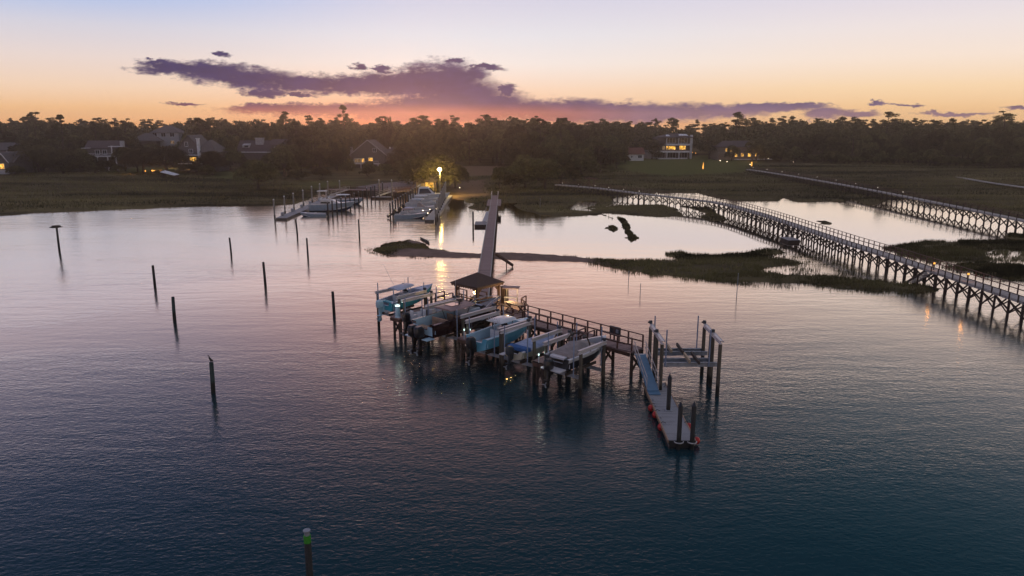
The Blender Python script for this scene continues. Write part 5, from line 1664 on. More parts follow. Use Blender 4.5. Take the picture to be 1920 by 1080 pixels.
mb = MB(); mb.box((3.2, -3.4, .7), (4.0, 1.4, 1.3)); mb.build('porch', M['siding'], h)
# B: hipped house behind it
h = house_at('house', 'low house with a grey hipped roof and white porch posts behind the left cottage', 8, 305, 0, 0, Y=300)
mb = MB(); mb.box((0, 5, 3), (15, 8, 6)); mb.build('wall', M['siding_grey'], h)
mb = MB(); hip(mb, -9, 9, -1, 10, 6.2, 2.8); mb.build('roof', M['shingle_grey'], h)
for x_ in (-2, 2.5, 7.5):
    mb = MB(); mb.box((x_, -.8, 3.1), (.3, .3, 6)); mb.build('porch_post', M['trim'], h)
# C: white house among trees with decks
h = house_at('house', 'white house with stacked decks and a pale chimney showing between the left trees', 205, 322, R(6), Y=272)
mb = MB(); mb.box((-2, 5, 4), (12, 7, 8)); mb.build('wall', M['siding_grey'], h)
mb = MB(); gable(mb, -8, 4, 1.5, 8.5, 8, 2.4); mb.build('roof', M['shingle_dark'], h)
mb = MB(); mb.box((-1, 0, 5.0), (10, 3, .3)); mb.build('deck', M['trim'], h); deck_rail(h, -6, 4, -1.5, 5.15)
for x_ in (-3, .5, 3.4):
    mb = MB(); mb.box((x_, -1.4, 2.5), (.35, .3, 5)); mb.build('deck_post', M['trim'], h)
mb = MB(); mb.box((2.2, -1.3, 7.0), (.3, .3, 3.7)); mb.box((3.4, -.6, 8.6), (4.4, 2.2, .16)); mb.build('porch_roof', M['trim'], h)
mb = MB(); mb.box((4.6, 2.5, 8.2), (1.2, 1.4, 4.6)); mb.build('chimney', M['brick'], h)
mb = MB(); mb.box((-7, -.5, 8.0), (2.6, 2, .12)); mb.build('awning', M['trim'], h)
for x_ in (-4, -1.5): window(h, x_, 1.5, 6.4, 1.4, 1.5)
# D: large hipped house high behind, E: gabled shingle house
h = house_at('house', 'large white house with a broad grey hipped roof, highest of the left houses', 312, 300, R(4), 0, Y=352)
mb = MB(); mb.box((0, 6, 6), (13, 10, 12)); mb.build('wall', M['siding'], h)
mb = MB(); hip(mb, -6.5, 6.5, 1, 11, 12, 3.3); mb.build('roof', M['shingle_grey'], h)
mb = MB(); hip(mb, -14, -1, -4, 6, 8.4, 3.4); mb.build('roof', M['shingle_grey'], h)
for x_ in (-4.6, -.6, 3.4): window(h, x_, 1, 11, 2.0, 1.6)
mb = MB(); mb.box((-8, 1, 4), (11, 8, 8)); mb.build('wing', M['siding_grey'], h)
window(h, 3.2, 1, 7.6, 1.8, 1.4, 'win_soft')
h = house_at('house', 'tall grey shingled house with a steep gable, slim white chimney and lit porch', 366, 328, R(-6), Y=268)
mb = MB(); gwall(mb, -5.5, 2.5, 0, 9, 0, 8.6, 4.2, 'y'); mb.box((5, 5, 3.5), (7, 8, 7)); mb.build('wall', M['siding_grey'], h)
mb = MB(); gable(mb, -5.5, 2.5, 0, 9, 8.6, 4.2, .45, 'y'); mb.build('roof', M['shingle_grey'], h)
mb = MB(); hip(mb, 1.0, 8.6, -.6, 9, 7, 4.2); mb.build('roof', M['shingle_grey'], h)
mb = MB(); mb.box((2.5, -.7, 7.2), (.85, .85, 9.0)); mb.box((2.5, -.7, 11.75), (1.1, 1.1, .3)); mb.build('chimney', M['trim'], h)
window(h, -2.4, 0, 9.7, 1.0, 1.5); window(h, -.9, 0, 7.3, 1.3, 1.2); window(h, .2, -.02, 4.4, 1.4, 1.3, 'win')
mb = MB(); mb.box((-1, -1.4, 5.9), (8, 2.6, .25)); mb.box((-1, -1.4, 2.9), (8, 2.6, .25)); mb.build('porch', M['trim'], h)
for x_ in (-4.6, -1.2, 2.4): window(h, x_, 0, 4.4, .7, 1.1, 'win')
window(h, -3.0, -.01, 1.4, 1.8, 1.6, 'win')
# F: low dark roofed house with a white chimney block
h = house_at('house', 'low house with a dark roof, white fascia and a boxy white chimney', 484, 315, R(-3), Y=300)
mb = MB(); gwall(mb, -8, 6.0, 0, 9, 0, 6.0, 3.6); mb.box((9, 5, 4.2), (7, 7, 8.2)); mb.build('wall', M['siding_grey'], h)
mb = MB(); gable(mb, -8, 6.0, 0, 9, 6.0, 3.8, .6); gable(mb, 5, 12.4, 1.5, 8.5, 8.3, 2.0, .3); mb.build('roof', M['shingle_dark'], h)
mb = MB(); mb.box((-1, -.68, 5.45), (15.2, .12, .35)); mb.build('fascia', M['trim'], h)
mb = MB(); mb.beam((6.7, -.6, 5.6), (6.7, 4.5, 9.95), .12, .3); mb.build('barge_board', M['trim'], h)
mb = MB(); mb.box((.2, 3.2, 9.6), (3.2, 1.5, 2.6)); mb.box((.2, 3.2, 10.95), (3.5, 1.8, .2)); mb.build('chimney', M['brick'], h)
mb = MB(); mb.loft([[(-6.4, .9, 7.2), (-3.4, .9, 7.2), (-3.4, 4, 8.9), (-6.4, 4, 8.9)], [(-6.4, .9, 8.2), (-3.4, .9, 8.2), (-3.4, 4, 9.0), (-6.4, 4, 9.0)]]); mb.build('dormer', M['siding'], h)
mb = MB(); mb.box((-4.6, .86, 7.7), (1.6, .06, .7)); mb.build('window', M['glass'], h)
# G: wide gable house in the middle
h = house_at('house', 'wide grey gable house with a lit porch and two small chimneys', 700, 318, R(-5), Y=290)
mb = MB(); gwall(mb, -8.6, 5.0, 0, 10, 0, 5.4, 5.2, 'y'); mb.box((9, 5, 2.9), (10, 7, 5.8)); mb.build('wall', M['siding_grey'], h)
mb = MB(); gable(mb, -8.6, 5.0, 0, 10, 5.4, 5.2, .7, 'y'); mb.build('roof', M['shingle_grey'], h)
mb = MB(); hip(mb, 3.0, 14, .5, 8.5, 5.8, 2.3); mb.build('roof', M['shingle_grey'], h)
mb = MB()
for s in (-1, 1): mb.beam((-1.8 + s * 7.5, -.72, 4.9), (-1.8, -.72, 10.75), .1, .32)
mb.build('barge_board', M['siding'], h)
window(h, .8, 0, 6.9, 1.2, 1.3, None); window(h, -1.0, 0, 3.3, 1.6, 1.2, 'win'); window(h, -6.2, 0, 2.9, 2.6, 1.4, 'win_soft'); window(h, -4.0, 0, 2.9, .9, 1.4, 'win')
mb = MB(); mb.box((-9.0, 2, 6.4), (.9, .9, 4.2)); mb.build('chimney', M['brick'], h); mb = MB(); mb.box((6.4, 2, 7.7), (.5, .5, .7)); mb.build('chimney', M['trim'], h)
mb = MB(); mb.box((-2.6, -1.4, 1.7), (11, 2.6, .22)); mb.build('porch', M['trim'], h); deck_rail(h, -4, 2.8, -2.6, 1.8)
for x_ in (-8, -4.2, -.6, 2.6):
    mb = MB(); mb.box((x_, -2.5, .9), (.25, .25, 1.8)); mb.build('porch_post', M['trim'], h)
mb = MB(); mb.beam((-10.5, -4.5, .2), (-9, -1.4, 3.0), .2, .2); mb.beam((-9, -1.4, 3.0), (-7, -1.4, 3.1), .2, .16); mb.build('stair_rail', M['trim'], h)
# H: modern white house right of centre
h = house_at('modern_house', 'modern white three storey house with big lit windows and balconies on the lawn', 1262, 300, R(3), Y=356)
mb = MB(); mb.box((0, 6, 5), (15.5, 10, 10)); mb.build('wall', M['siding_grey'], h)
for zc, x0, x1 in ((3.35, -8.4, 8.0), (6.7, -4.2, 7.8)):
    mb = MB(); mb.box(((x0 + x1) / 2, -.6, zc), (x1 - x0, 3.2, .75)); mb.build('balcony', M['trim'], h)
for x_ in (-8.2, -3.6, 2.2, 7.9):
    mb = MB(); mb.box((x_, -2.0, 1.6), (.35, .35, 3.2)); mb.build('column', M['trim'], h)
for x_ in (-4.0, 1.8, 7.6):
    mb = MB(); mb.box((x_, -1.9, 8.6), (.28, .28, 3.2)); mb.build('column', M['trim'], h)
mb = MB(); mb.loft([[(-6.5, -2.6, 9.9), (8.6, -2.6, 9.9), (8.6, 11, 9.9), (-6.5, 11, 9.9)], [(-6.5, -2.6, 10.15), (8.6, -2.6, 10.15), (8.6, 11, 10.15), (-6.5, 11, 10.15)], [(-1, 3.9, 11.8), (4, 3.9, 11.8), (4, 4.1, 11.8), (-1, 4.1, 11.8)]]); rf = mb.build('roof', M['shingle_dark'], h)
mb = MB(); mb.loft([[(-9.8, -1.6, 7.3), (-4, -1.6, 7.3), (-4, 8, 7.3), (-9.8, 8, 7.3)], [(-8, 2, 8.6), (-4, 2, 8.6), (-4, 4, 8.6), (-8, 4, 8.6)]]); mb.build('roof', M['shingle_dark'], h)
mb = MB(); mb.box((-10, 5, 3.6), (4.6, 7, 7.2)); mb.build('wing', M['siding'], h)
mb = MB(); mb.box((8.7, 1.0, 5.6), (1.0, 1.2, 11.2)); mb.build('chimney', M['trim'], h)
for sx0, sx1, yy, zz in ((-4.4, -2.2, -1.6, 10.6), (1.8, 6.5, -1.4, 10.85)):
    mb = MB(); mb.quadset([(sx0, yy, zz), (sx1, yy, zz - .0), (sx1 - .5, yy + 2.2, zz + .75), (sx0 + .5, yy + 2.2, zz + .75)], [(0, 1, 2, 3)]); mb.build('skylight', M['trim'], rf)
window(h, -1.1, 1, 5.1, 4.4, 1.5, 'win', mull=3); window(h, 4.6, 1, 5.2, 3.0, 1.7, 'win', mull=2); window(h, -4.6, 1, 5.1, 1.0, 1.5, 'win_soft')
for x_ in (-5.8, -.7, 5.0): window(h, x_, 1, 1.7, 4.0, 2.5, None, mull=2)
for x_ in (-1.2, 4.6): window(h, x_, 1, 8.6, 4.2, 2.2, None, mull=2)
mb = MB(); mb.box((-1, -2.6, .15), (14, 1.5, .4)); mb.build('terrace', M['trim'], h)
# I: small white cottage, J: tower
h = house_at('cottage', 'small white cottage with a red brown roof left of the modern house', 1193, 304, R(5), Y=338)
mb = MB(); gwall(mb, -3.6, 3.4, 0, 6, 0, 3.3, 2.4); mb.build('wall', M['trim'], h); mb = MB(); gable(mb, -3.6, 3.4, 0, 6, 3.3, 2.4, .5); mb.build('roof', M['shingle_red'], h)
window(h, 1.6, 0, 1.9, 1.7, 1.2, None, mull=2); window(h, -2.2, 0, 1.9, .6, .9)
h = house_at('tower_house', 'upper storey of a pale house rising out of the trees left of the modern house', 1197, 290, R(5), Y=420)
mb = MB(); mb.box((0, 3, 4.2), (5.0, 6, 8.4)); mb.build('wall', M['siding'], h); mb = MB(); hip(mb, -2.5, 2.5, 0, 6, 8.4, 1.2); mb.build('roof', M['shingle_grey'], h)
window(h, -.5, 0, 7.0, .7, 1.7); window(h, .7, 0, 7.0, .7, 1.7)
# K: lit house under the right wood
h = house_at('house', 'house half hidden under the right wood with warmly lit windows and an amber lit terrace', 1394, 303, R(10), Y=345)
mb = MB(); mb.box((0, 6, 3), (24, 9, 6)); mb.build('wall', M['siding_tan'], h); mb = MB(); hip(mb, -12, 12, 1.5, 10.5, 6, 2.6); mb.build('roof', M['shingle_dark'], h)
for x_, z_, w_ in ((-8, 4.6, .9), (-5.4, 4.6, 1.6), (-3, 2.2, 1.4), (0, 2.3, 1.2), (3.5, 2.2, 1.6), (7, 2.3, 1.0)): window(h, x_, 1.5, z_, w_, 1.5, 'win')
mb = MB(); mb.box((-1, -1.2, .3), (7, 3, .25)); mb.box((9, -1.2, .3), (8, 3, .25)); mb.build('terrace', M['trim'], h)

# garden lamps and small lit things on the shore
def glow_lamp(label, px, py, m, h_, r, name='garden_lamp', Y=None):
    x, y = ground(px, py, 1.8)
    if Y: x, y = x * Y / y, Y
    t = thing(name, label, 'lamp', (x, y, land_z(x, y)), group='lit garden lamps along the far shore')
    mb = MB(); mb.tube([(0, 0, 0), (0, 0, h_)], .05, 6); mb.build('stem', M['brace'], t); r *= .68
    mb = MB(); mb.ball((0, 0, h_ + r), r, 8, 6); mb.build('bulb', M[m], t)


for a in (('garden lamp between the small white cottage and the modern house, left one', 1213, 297, 'spot', .8, .2), ('garden lamp between the small white cottage and the modern house, right one', 1218, 298, 'spot', .8, .2),
          ('amber garden lamp beside the right wall of the modern house', 1298, 293, 'amber', 1.2, .3), ('amber garden lamp further right of the modern house wall', 1304, 294, 'amber', 1.2, .3),
          ('white garden lamp on the lawn before the right wood, left one', 1350, 305, 'spot', .6, .2), ('white garden lamp on the lawn before the right wood, right one', 1363, 307, 'spot', .6, .18),
          ('white lamp where the second boardwalk meets the lawn', 1406, 313, 'spot', .8, .18), ('white lamp at the right end of the lit terrace', 1440, 302, 'spot', .8, .22),
          ('white lamp alone at the edge of the right marsh', 1487, 309, 'spot', 1.0, .13), ('white twin lamp over the small white cottage', 1184, 281, 'spot', 5, .2),
          ('yellow garden lamp on the lawn left of the steep gabled house', 273, 326, 'amber', .8, .34), ('yellow garden lamp next to the lit garden wall', 286, 326, 'amber', .9, .42), ('warm lamp under the oak by the steep gabled house', 308, 306, 'amber', 4.2, .36),
          ('warm lamp in the branches before the steep gabled house', 330, 304, 'amber', 4.2, .32), ('warm lamp near the steep gabled house porch', 342, 304, 'spot', 4.2, .24), ('small white lamp beside the left cottage', 33, 315, 'spot', 2.0, .13), ('small white lamp left of the low dark roofed house', 444, 314, 'spot', 2.5, .12)):
    glow_lamp(*a)
t = thing('garden_fire', 'tall narrow amber flame lamp standing on the lawn right of the modern house', 'lamp', (*ground(1318, 318, 1.8), 1.9))
mb = MB(); mb.tube([(0, 0, .1), (0, 0, .8), (.05, 0, 2.6)], [.14, .24, .04], 8); mb.build('flame', M['amber'], t); mb = MB(); mb.box((0, 0, .0), (.9, .9, .2)); mb.build('base', M['rock'], t)
t = thing('lit_post', 'amber lit square post at the start of the second boardwalk', 'lamp', (*ground(1409, 312, 1.8), 1.9))
mb = MB(); mb.box((0, 0, .8), (.36, .36, 1.8)); mb.build('lens', M['amber'], t); mb = MB(); mb.box((0, 0, 1.76), (.5, .5, .12)); mb.build('cap', M['brace'], t)
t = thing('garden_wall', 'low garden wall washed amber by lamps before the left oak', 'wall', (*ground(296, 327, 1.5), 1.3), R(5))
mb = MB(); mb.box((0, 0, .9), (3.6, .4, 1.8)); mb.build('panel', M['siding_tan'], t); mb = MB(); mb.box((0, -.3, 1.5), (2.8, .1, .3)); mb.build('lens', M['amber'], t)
t = thing('patio_canopy', 'pale sloping canopy on posts on the lawn before the steep gabled house', 'canopy', (*ground(318, 332, 1.5), 1.2), R(-18))
mb = MB(); mb.loft([[(-2.6, -1.2, 1.9), (3.0, -1.2, .9), (3.0, 1.2, 1.1), (-2.6, 1.2, 2.3)], [(-2.6, -1.2, 2.0), (3.0, -1.2, 1.0), (3.0, 1.2, 1.2), (-2.6, 1.2, 2.4)]]); mb.build('canopy_sheet', M['trim'], t)
for x_, z_ in ((-2.4, 2.0), (2.7, 1.0)):
    mb = MB(); mb.box((x_, 0, z_ / 2), (.12, 1.8, z_)); mb.build('post', M['brace'], t)

# ------------------------------------------------------------------ trees
fm, nt, out = new_mat('foliage')
N, L = nt.nodes, nt.links
df = N.new('ShaderNodeBsdfDiffuse'); tr = N.new('ShaderNodeBsdfTranslucent'); mx = N.new('ShaderNodeMixShader'); mx.inputs[0].default_value = .28
tc = N.new('ShaderNodeTexCoord'); oi = N.new('ShaderNodeObjectInfo')
nz = N.new('ShaderNodeTexNoise'); nz.inputs['Scale'].default_value = .55; nz.inputs['Detail'].default_value = 5
L.new(tc.outputs['Object'], nz.inputs['Vector'])
rp = N.new('ShaderNodeValToRGB'); els = rp.color_ramp.elements
els[0].position, els[0].color = .36, (0.045, 0.045, 0.022, 1)
els[1].position, els[1].color = .66, (0.15, 0.135, 0.06, 1)
e = els.new(.5); e.color = (0.085, 0.08, 0.036, 1)
L.new(nz.outputs['Fac'], rp.inputs[0])
hs = N.new('ShaderNodeHueSaturation')
mr = N.new('ShaderNodeMapRange'); mr.inputs['To Min'].default_value = .6; mr.inputs['To Max'].default_value = 1.6; L.new(oi.outputs['Random'], mr.inputs['Value'])
mr2 = N.new('ShaderNodeMapRange'); mr2.inputs['To Min'].default_value = .475; mr2.inputs['To Max'].default_value = .515; L.new(oi.outputs['Random'], mr2.inputs['Value'])
L.new(mr.outputs[0], hs.inputs['Value']); L.new(mr2.outputs[0], hs.inputs['Hue']); L.new(rp.outputs[0], hs.inputs['Color'])
L.new(hs.outputs[0], df.inputs['Color']); L.new(hs.outputs[0], tr.inputs['Color'])
L.new(df.outputs[0], mx.inputs[1]); L.new(tr.outputs[0], mx.inputs[2]); L.new(mx.outputs[0], out.inputs[0])


def leaf_quads(pts, size, rs, flat=0.0):
    n = len(pts)
    d = rs.normal(size=(n, 3)); d[:, 2] = d[:, 2] * (1 - flat) + flat * 2
    d /= np.linalg.norm(d, axis=1, keepdims=True)
    a = np.cross(d, rs.normal(size=(n, 3))); a /= np.linalg.norm(a, axis=1, keepdims=True)
    b = np.cross(d, a)
    s = (size * rs.uniform(.55, 1.35, n))[:, None]
    k = rs.uniform(.45, .9, n)[:, None]
    v = np.stack([pts - a * s * .5 - b * s * .12, pts - b * s * .5 * k, pts + a * s * .5 + b * s * .1, pts + b * s * .5 * k], 1)
    return v.reshape(-1, 3), np.arange(4 * n).reshape(n, 4)


def broad_points(seed, n, rad=6.0, h=11.0, base=.22, lobes=19):
    rs = np.random.RandomState(seed)
    P = []
    cs = []
    for i in range(lobes):
        a = rs.uniform(0, 2 * PI); u = math.sqrt(rs.uniform(0.02, 1))
        x, y = rad * .68 * u * math.cos(a), rad * .68 * u * math.sin(a)
        zt = h * (base + (1 - base) * (.20 + .67 * math.sqrt(max(0, 1 - u * u)) * rs.uniform(.72, 1.05)))
        cs.append((x, y, zt, rad * rs.uniform(.28, .48)))
    per = n // lobes
    for x, y, z, r in cs:
        d = rs.normal(size=(per, 3)); d /= np.linalg.norm(d, axis=1, keepdims=True)
        d[:, 2] = np.where(d[:, 2] < -.45, -d[:, 2], d[:, 2])
        rr = r * rs.uniform(.62, 1.12, per) ** .6
        P.append(np.stack([x + d[:, 0] * rr, y + d[:, 1] * rr, z + d[:, 2] * rr * .72], -1))
    return np.concatenate(P), cs


def pine_points(seed, n, h=20.0, spread=4.2):
    rs = np.random.RandomState(seed)
    P, cs = [], []
    k = rs.randint(13, 18)
    for i in range(k):
        t = rs.uniform(.55, .96) if i > 1 else (.96 - .05 * i)
        w = spread * (1.0 - .55 * abs(t - .8) / .25) * rs.uniform(.42, .85)
        a = rs.uniform(0, 2 * PI); off = spread * rs.uniform(.1, .75) * (1.25 - t)* 2.0
        cs.append((off * math.cos(a), off * math.sin(a), h * t, max(.8, w * .55)))
    per = n // k
    for x, y, z, r in cs:
        d = rs.normal(size=(per, 3)); d /= np.linalg.norm(d, axis=1, keepdims=True)
        rr = r * rs.uniform(.35, 1.1, per)
        P.append(np.stack([x + d[:, 0] * rr, y + d[:, 1] * rr, z + d[:, 2] * rr * .40], -1))
    return np.concatenate(P), cs


def trunk_mb(cs, h, r, rs, split=.3, pine=False):
    mb = MB()
    bend = [(0, 0, -.5), (rs.uniform(-.2, .2), rs.uniform(-.2, .2), h * split * .5), (rs.uniform(-.3, .3), rs.uniform(-.3, .3), h * split)]
    if pine:
        bend.append((rs.uniform(-.5, .5), rs.uniform(-.5, .5), h * .75)); bend.append((cs[0][0] * .6, cs[0][1] * .6, h * .96))
    mb.tube(bend, [r * 1.25, r, r * .85] + ([r * .6, r * .2] if pine else []), 7)
    for c in cs[:9]:
        z0 = h * split if not pine else max(h * .45, c[2] - 1.2)
        s = Vector(bend[2]) if not pine else Vector((0, 0, z0)).lerp(Vector((c[0], c[1], z0)), .08)
        e = Vector(c[:3]); m_ = s.lerp(e, .5) + Vector((0, 0, -.12 * (e - s).length))
        mb.tube([s, m_, e], [r * .5, r * .3, r * .1], 5)
    return mb


TREE_KINDS = {'broad': [], 'oak': [], 'pine': [], 'bush': []}


def make_kind(kind, seed, name):
    rs_, pr = np.random.RandomState(seed), random.Random(seed)
    t = thing(name, 'tree', 'tree')
    if kind == 'broad':
        rad, h = pr.uniform(5.2, 7.0), pr.uniform(10, 12.5)
        pts, cs = broad_points(seed, 7000, rad, h, .0, 26); r = .34; tk = trunk_mb(cs, h, r, pr)
        v, f = leaf_quads(pts, .47, rs_)
    elif kind == 'oak':
        rad, h = pr.uniform(6.4, 7.2), pr.uniform(10, 11)
        pts, cs = broad_points(seed, 16000, rad, h, .02, 40); r = .4; tk = trunk_mb(cs, h, r, pr)
        v, f = leaf_quads(pts, .32, rs_)
    elif kind == 'pine':
        h = pr.uniform(18, 22); pts, cs = pine_points(seed, 4200, h, pr.uniform(3.6, 5.2)); tk = trunk_mb(cs, h, .26, pr, .4, True)
        v, f = leaf_quads(pts, .34, rs_, .25)
    else:
        rad, h = pr.uniform(2.4, 3.2), pr.uniform(3.2, 4.2)
        pts, cs = broad_points(seed, 2200, rad, h, .02, 14); tk = trunk_mb(cs, h, .14, pr, .15)
        v, f = leaf_quads(pts, .40, rs_)
    tk.build('trunk', M['bark'], t)
    mesh_np('crown', v, f, fm, t)
    t['_h'], t['_r'] = h, (rad if kind != 'pine' else 4.2)
    return t


for i in range(8): TREE_KINDS['broad'].append(make_kind('broad', 100 + i, 'broadleaf_tree'))
for i in range(3): TREE_KINDS['oak'].append(make_kind('oak', 150 + i, 'oak_tree'))
for i in range(6): TREE_KINDS['pine'].append(make_kind('pine', 200 + i, 'pine_tree'))
for i in range(4): TREE_KINDS['bush'].append(make_kind('bush', 300 + i, 'shrub'))
USED = set()


def plant(kind, i, x, y, s, rz, label, group, sz=None):
    src = TREE_KINDS[kind][i % len(TREE_KINDS[kind])]
    z = land_z(x, y) - .1
    sc_ = (s, s, sz or s)
    if src.name not in USED:
        USED.add(src.name); o = src
        o.location = (x, y, z); o.rotation_euler = (0, 0, rz); o.scale = sc_; o['label'] = label
        if group: o['group'] = group
    else:
        o = copy_tree(src, (x, y, z), rz, label, None, sc_)
        if group: o['group'] = group
        elif 'group' in o: del o['group']
    o['category'] = 'shrub' if kind == 'bush' else 'tree'
    return o


def spot_at(px, Y):
    return (px - 960) / FOCAL * (Y * CP + (CAM_H - 2) * SP), Y


PINE_G = 'tall pines rising above the far wood'
# trees one can tell apart along the shore: kind, px, distance, height, width (m), label
HERO = [('oak', 75, 262, 9.6, 19, 'broad round oak right of the cottage at the left edge'),
        ('broad', 140, 272, 7.8, 11, 'rounded tree between the broad left oak and the white house with decks'),
        ('broad', 168, 268, 6.0, 8, 'low tree left of the white house with decks'),
        ('broad', 258, 262, 8.2, 12, 'round dark tree right of the white house with decks'),
        ('oak', 312, 258, 9.6, 16, 'spreading oak lit from beneath, before the steep gabled house'),
        ('broad', 402, 262, 6.8, 9, 'bushy tree right of the steep gabled house'),
        ('broad', 432, 275, 8.6, 11, 'dark tree left of the low house with the white chimney'),
        ('oak', 483, 208, 8.6, 13.5, 'big rounded bushy tree alone at the marsh edge before the low dark roofed house'),
        ('broad', 533, 255, 8.8, 12, 'round tree right behind the big rounded tree at the marsh edge'),
        ('broad', 566, 262, 9.6, 11, 'round tree midway between the low dark roofed house and the wide gable house'),
        ('broad', 600, 270, 9.4, 11, 'domed tree second left of the wide gable house'),
        ('broad', 632, 276, 8.2, 9, 'domed tree directly left of the wide gable house'),
        ('broad', 772, 250, 7.4, 9, 'dark tree right of the wide gable house'),
        ('oak', 812, 197, 10.6, 17, 'large oak glowing yellow green around the bright lamp'),
        ('oak', 853, 214, 7.6, 9, 'oak right of the bright lamp, at the edge of the sandy field'),
        ('broad', 776, 214, 7.4, 8, 'tree above the marina hut, left of the glowing oak'),
        ('bush', 936, 212, 6.4, 5.0, 'dark pointed bush by the shore end of the long pier'),
        ('broad', 985, 214, 9.8, 12, 'greyish bushy tree right of the pier landing'),
        ('broad', 1022, 210, 9.2, 12, 'greyish bushy tree behind the shore end of the near boardwalk'),
        ('broad', 1052, 226, 9.0, 11, 'tree at the right end of the bushy clump by the near boardwalk'),
        ('broad', 1010, 240, 12.0, 13, 'taller tree behind the bushy clump right of the pier'),
        ('broad', 1038, 262, 13.5, 11, 'tall narrow crowned tree above the near boardwalk shore end'),
        ('broad', 1090, 258, 11.0, 12, 'pale green tree left of the small white cottage, by the marsh'),
        ('broad', 1125, 275, 10.6, 11, 'second tree left of the small white cottage'),
        ('broad', 1156, 290, 10.0, 10, 'tree directly left of the small white cottage'),
        ('broad', 1222, 352, 9.5, 10, 'dark tree between the small white cottage and the modern house'),
        ('broad', 1330, 352, 10.5, 14, 'leafy tree right of the modern house'),
        ('broad', 1372, 336, 7.0, 8, 'tree before the house with the amber lit terrace'),
        ('broad', 1418, 335, 10.6, 14, 'tree lit amber from below beside the lit terrace'),
        ('broad', 1197, 400, 6.2, 11, 'tree before the pale upper storey house in the wood'),
        ('oak', 270, 256, 9.0, 15, 'broad oak filling the shore between the white house and the lit garden wall'), ('oak', 398, 256, 8.2, 12, 'round oak at the right foot of the steep gabled house'), ('oak', 118, 254, 8.8, 14, 'round oak right beside the broad left oak'),
        ('broad', 150, 262, 8.4, 10, 'bushy tree just left of the white house with decks'), ('broad', 236, 266, 9.2, 9, 'tree leaning over the right end of the white house with decks'),
        ('broad', 336, 300, 8.0, 11, 'tree below the large white hipped house'), ('broad', 288, 320, 9.0, 11, 'tree before the left wing of the large white hipped house'),
        ('bush', 452, 288, 5.0, 7, 'shrub below the fascia of the low dark roofed house, left one'), ('bush', 508, 286, 5.6, 8, 'shrub below the fascia of the low dark roofed house, right one'),
        ('broad', 524, 290, 7.6, 9, 'tree at the right gable of the low dark roofed house'), ('bush', 200, 262, 4.0, 8, 'shrub under the deck of the white house'), ('bush', 368, 262, 3.6, 6, 'shrub under the lit porch of the steep gabled house'),
        ('bush', 648, 262, 4.4, 6, 'shrub before the left end of the wide gable house'), ('bush', 690, 255, 3.6, 6, 'shrub before the porch of the wide gable house'),
        ('bush', 722, 258, 4.4, 7, 'shrub before the right wing of the wide gable house'), ('bush', 748, 262, 4.6, 7, 'shrub at the right end of the wide gable house'),
        ('bush', 600, 246, 3.8, 8, 'low wide shrub at the marsh edge below the domed trees'), ('bush', 560, 240, 3.6, 8, 'low shrub right of the big rounded tree'),
        ('bush', 352, 258, 3.4, 6, 'dark shrub before the steep gabled house'), ('bush', 388, 252, 3.6, 6, 'shrub at the foot of the bushy tree by the steep gabled house'),
        ('bush', 296, 246, 2.2, 3.5, 'small round bush on the lit lawn'), ('bush', 180, 252, 3.0, 7, 'shrub before the white house with decks, left one'), ('bush', 222, 256, 2.8, 6, 'shrub before the white house with decks, right one'),
        ('bush', 30, 246, 3.0, 6, 'shrub before the cottage at the left edge'), ('bush', 118, 250, 3.0, 8, 'low shrub below the rounded left trees'),
        ('bush', 1172, 322, 3.2, 5, 'shrub before the small white cottage'), ('bush', 1232, 345, 3.4, 4, 'small dark tree at the left corner of the modern house'),
        ('bush', 806, 196, 3.0, 4, 'brightly lit low foliage under the yellow lamp'), ('bush', 962, 205, 4.6, 7, 'bush right of the pier landing at the waterline'), ('bush', 1075, 236, 4.0, 7, 'low bush where the near boardwalk meets the shore'),
        ('pine', 648, 338, 25.4, 8, 'tallest lone pine standing above the wood left of centre'), ('pine', 541, 352, 22.5, 11, 'flat topped pine above the wood, left of the tallest pine'),
        ('pine', 1872, 330, 22.4, 13, 'flat topped pine on the skyline near the right edge'), ('pine', 1656, 345, 22.2, 12, 'broad pine on the skyline above the right wood'), ('pine', 75, 330, 21.8, 10, 'pine with a layered crown on the skyline at the left'),
        ('pine', 1378, 372, 22.6, 11, 'pine with a clear trunk against the cloud right of the modern house')]
for i, (k, px, Y, hh, ww, lb) in enumerate(HERO):
    x, y = spot_at(px, Y)
    src = TREE_KINDS[k][i % len(TREE_KINDS[k])]
    plant(k, i, x, y, ww / 2 / src['_r'], i * 1.7, lb, PINE_G if k == 'pine' else ('shrubs along the far shore' if k == 'bush' else 'trees along the far shore'), hh / src['_h'])

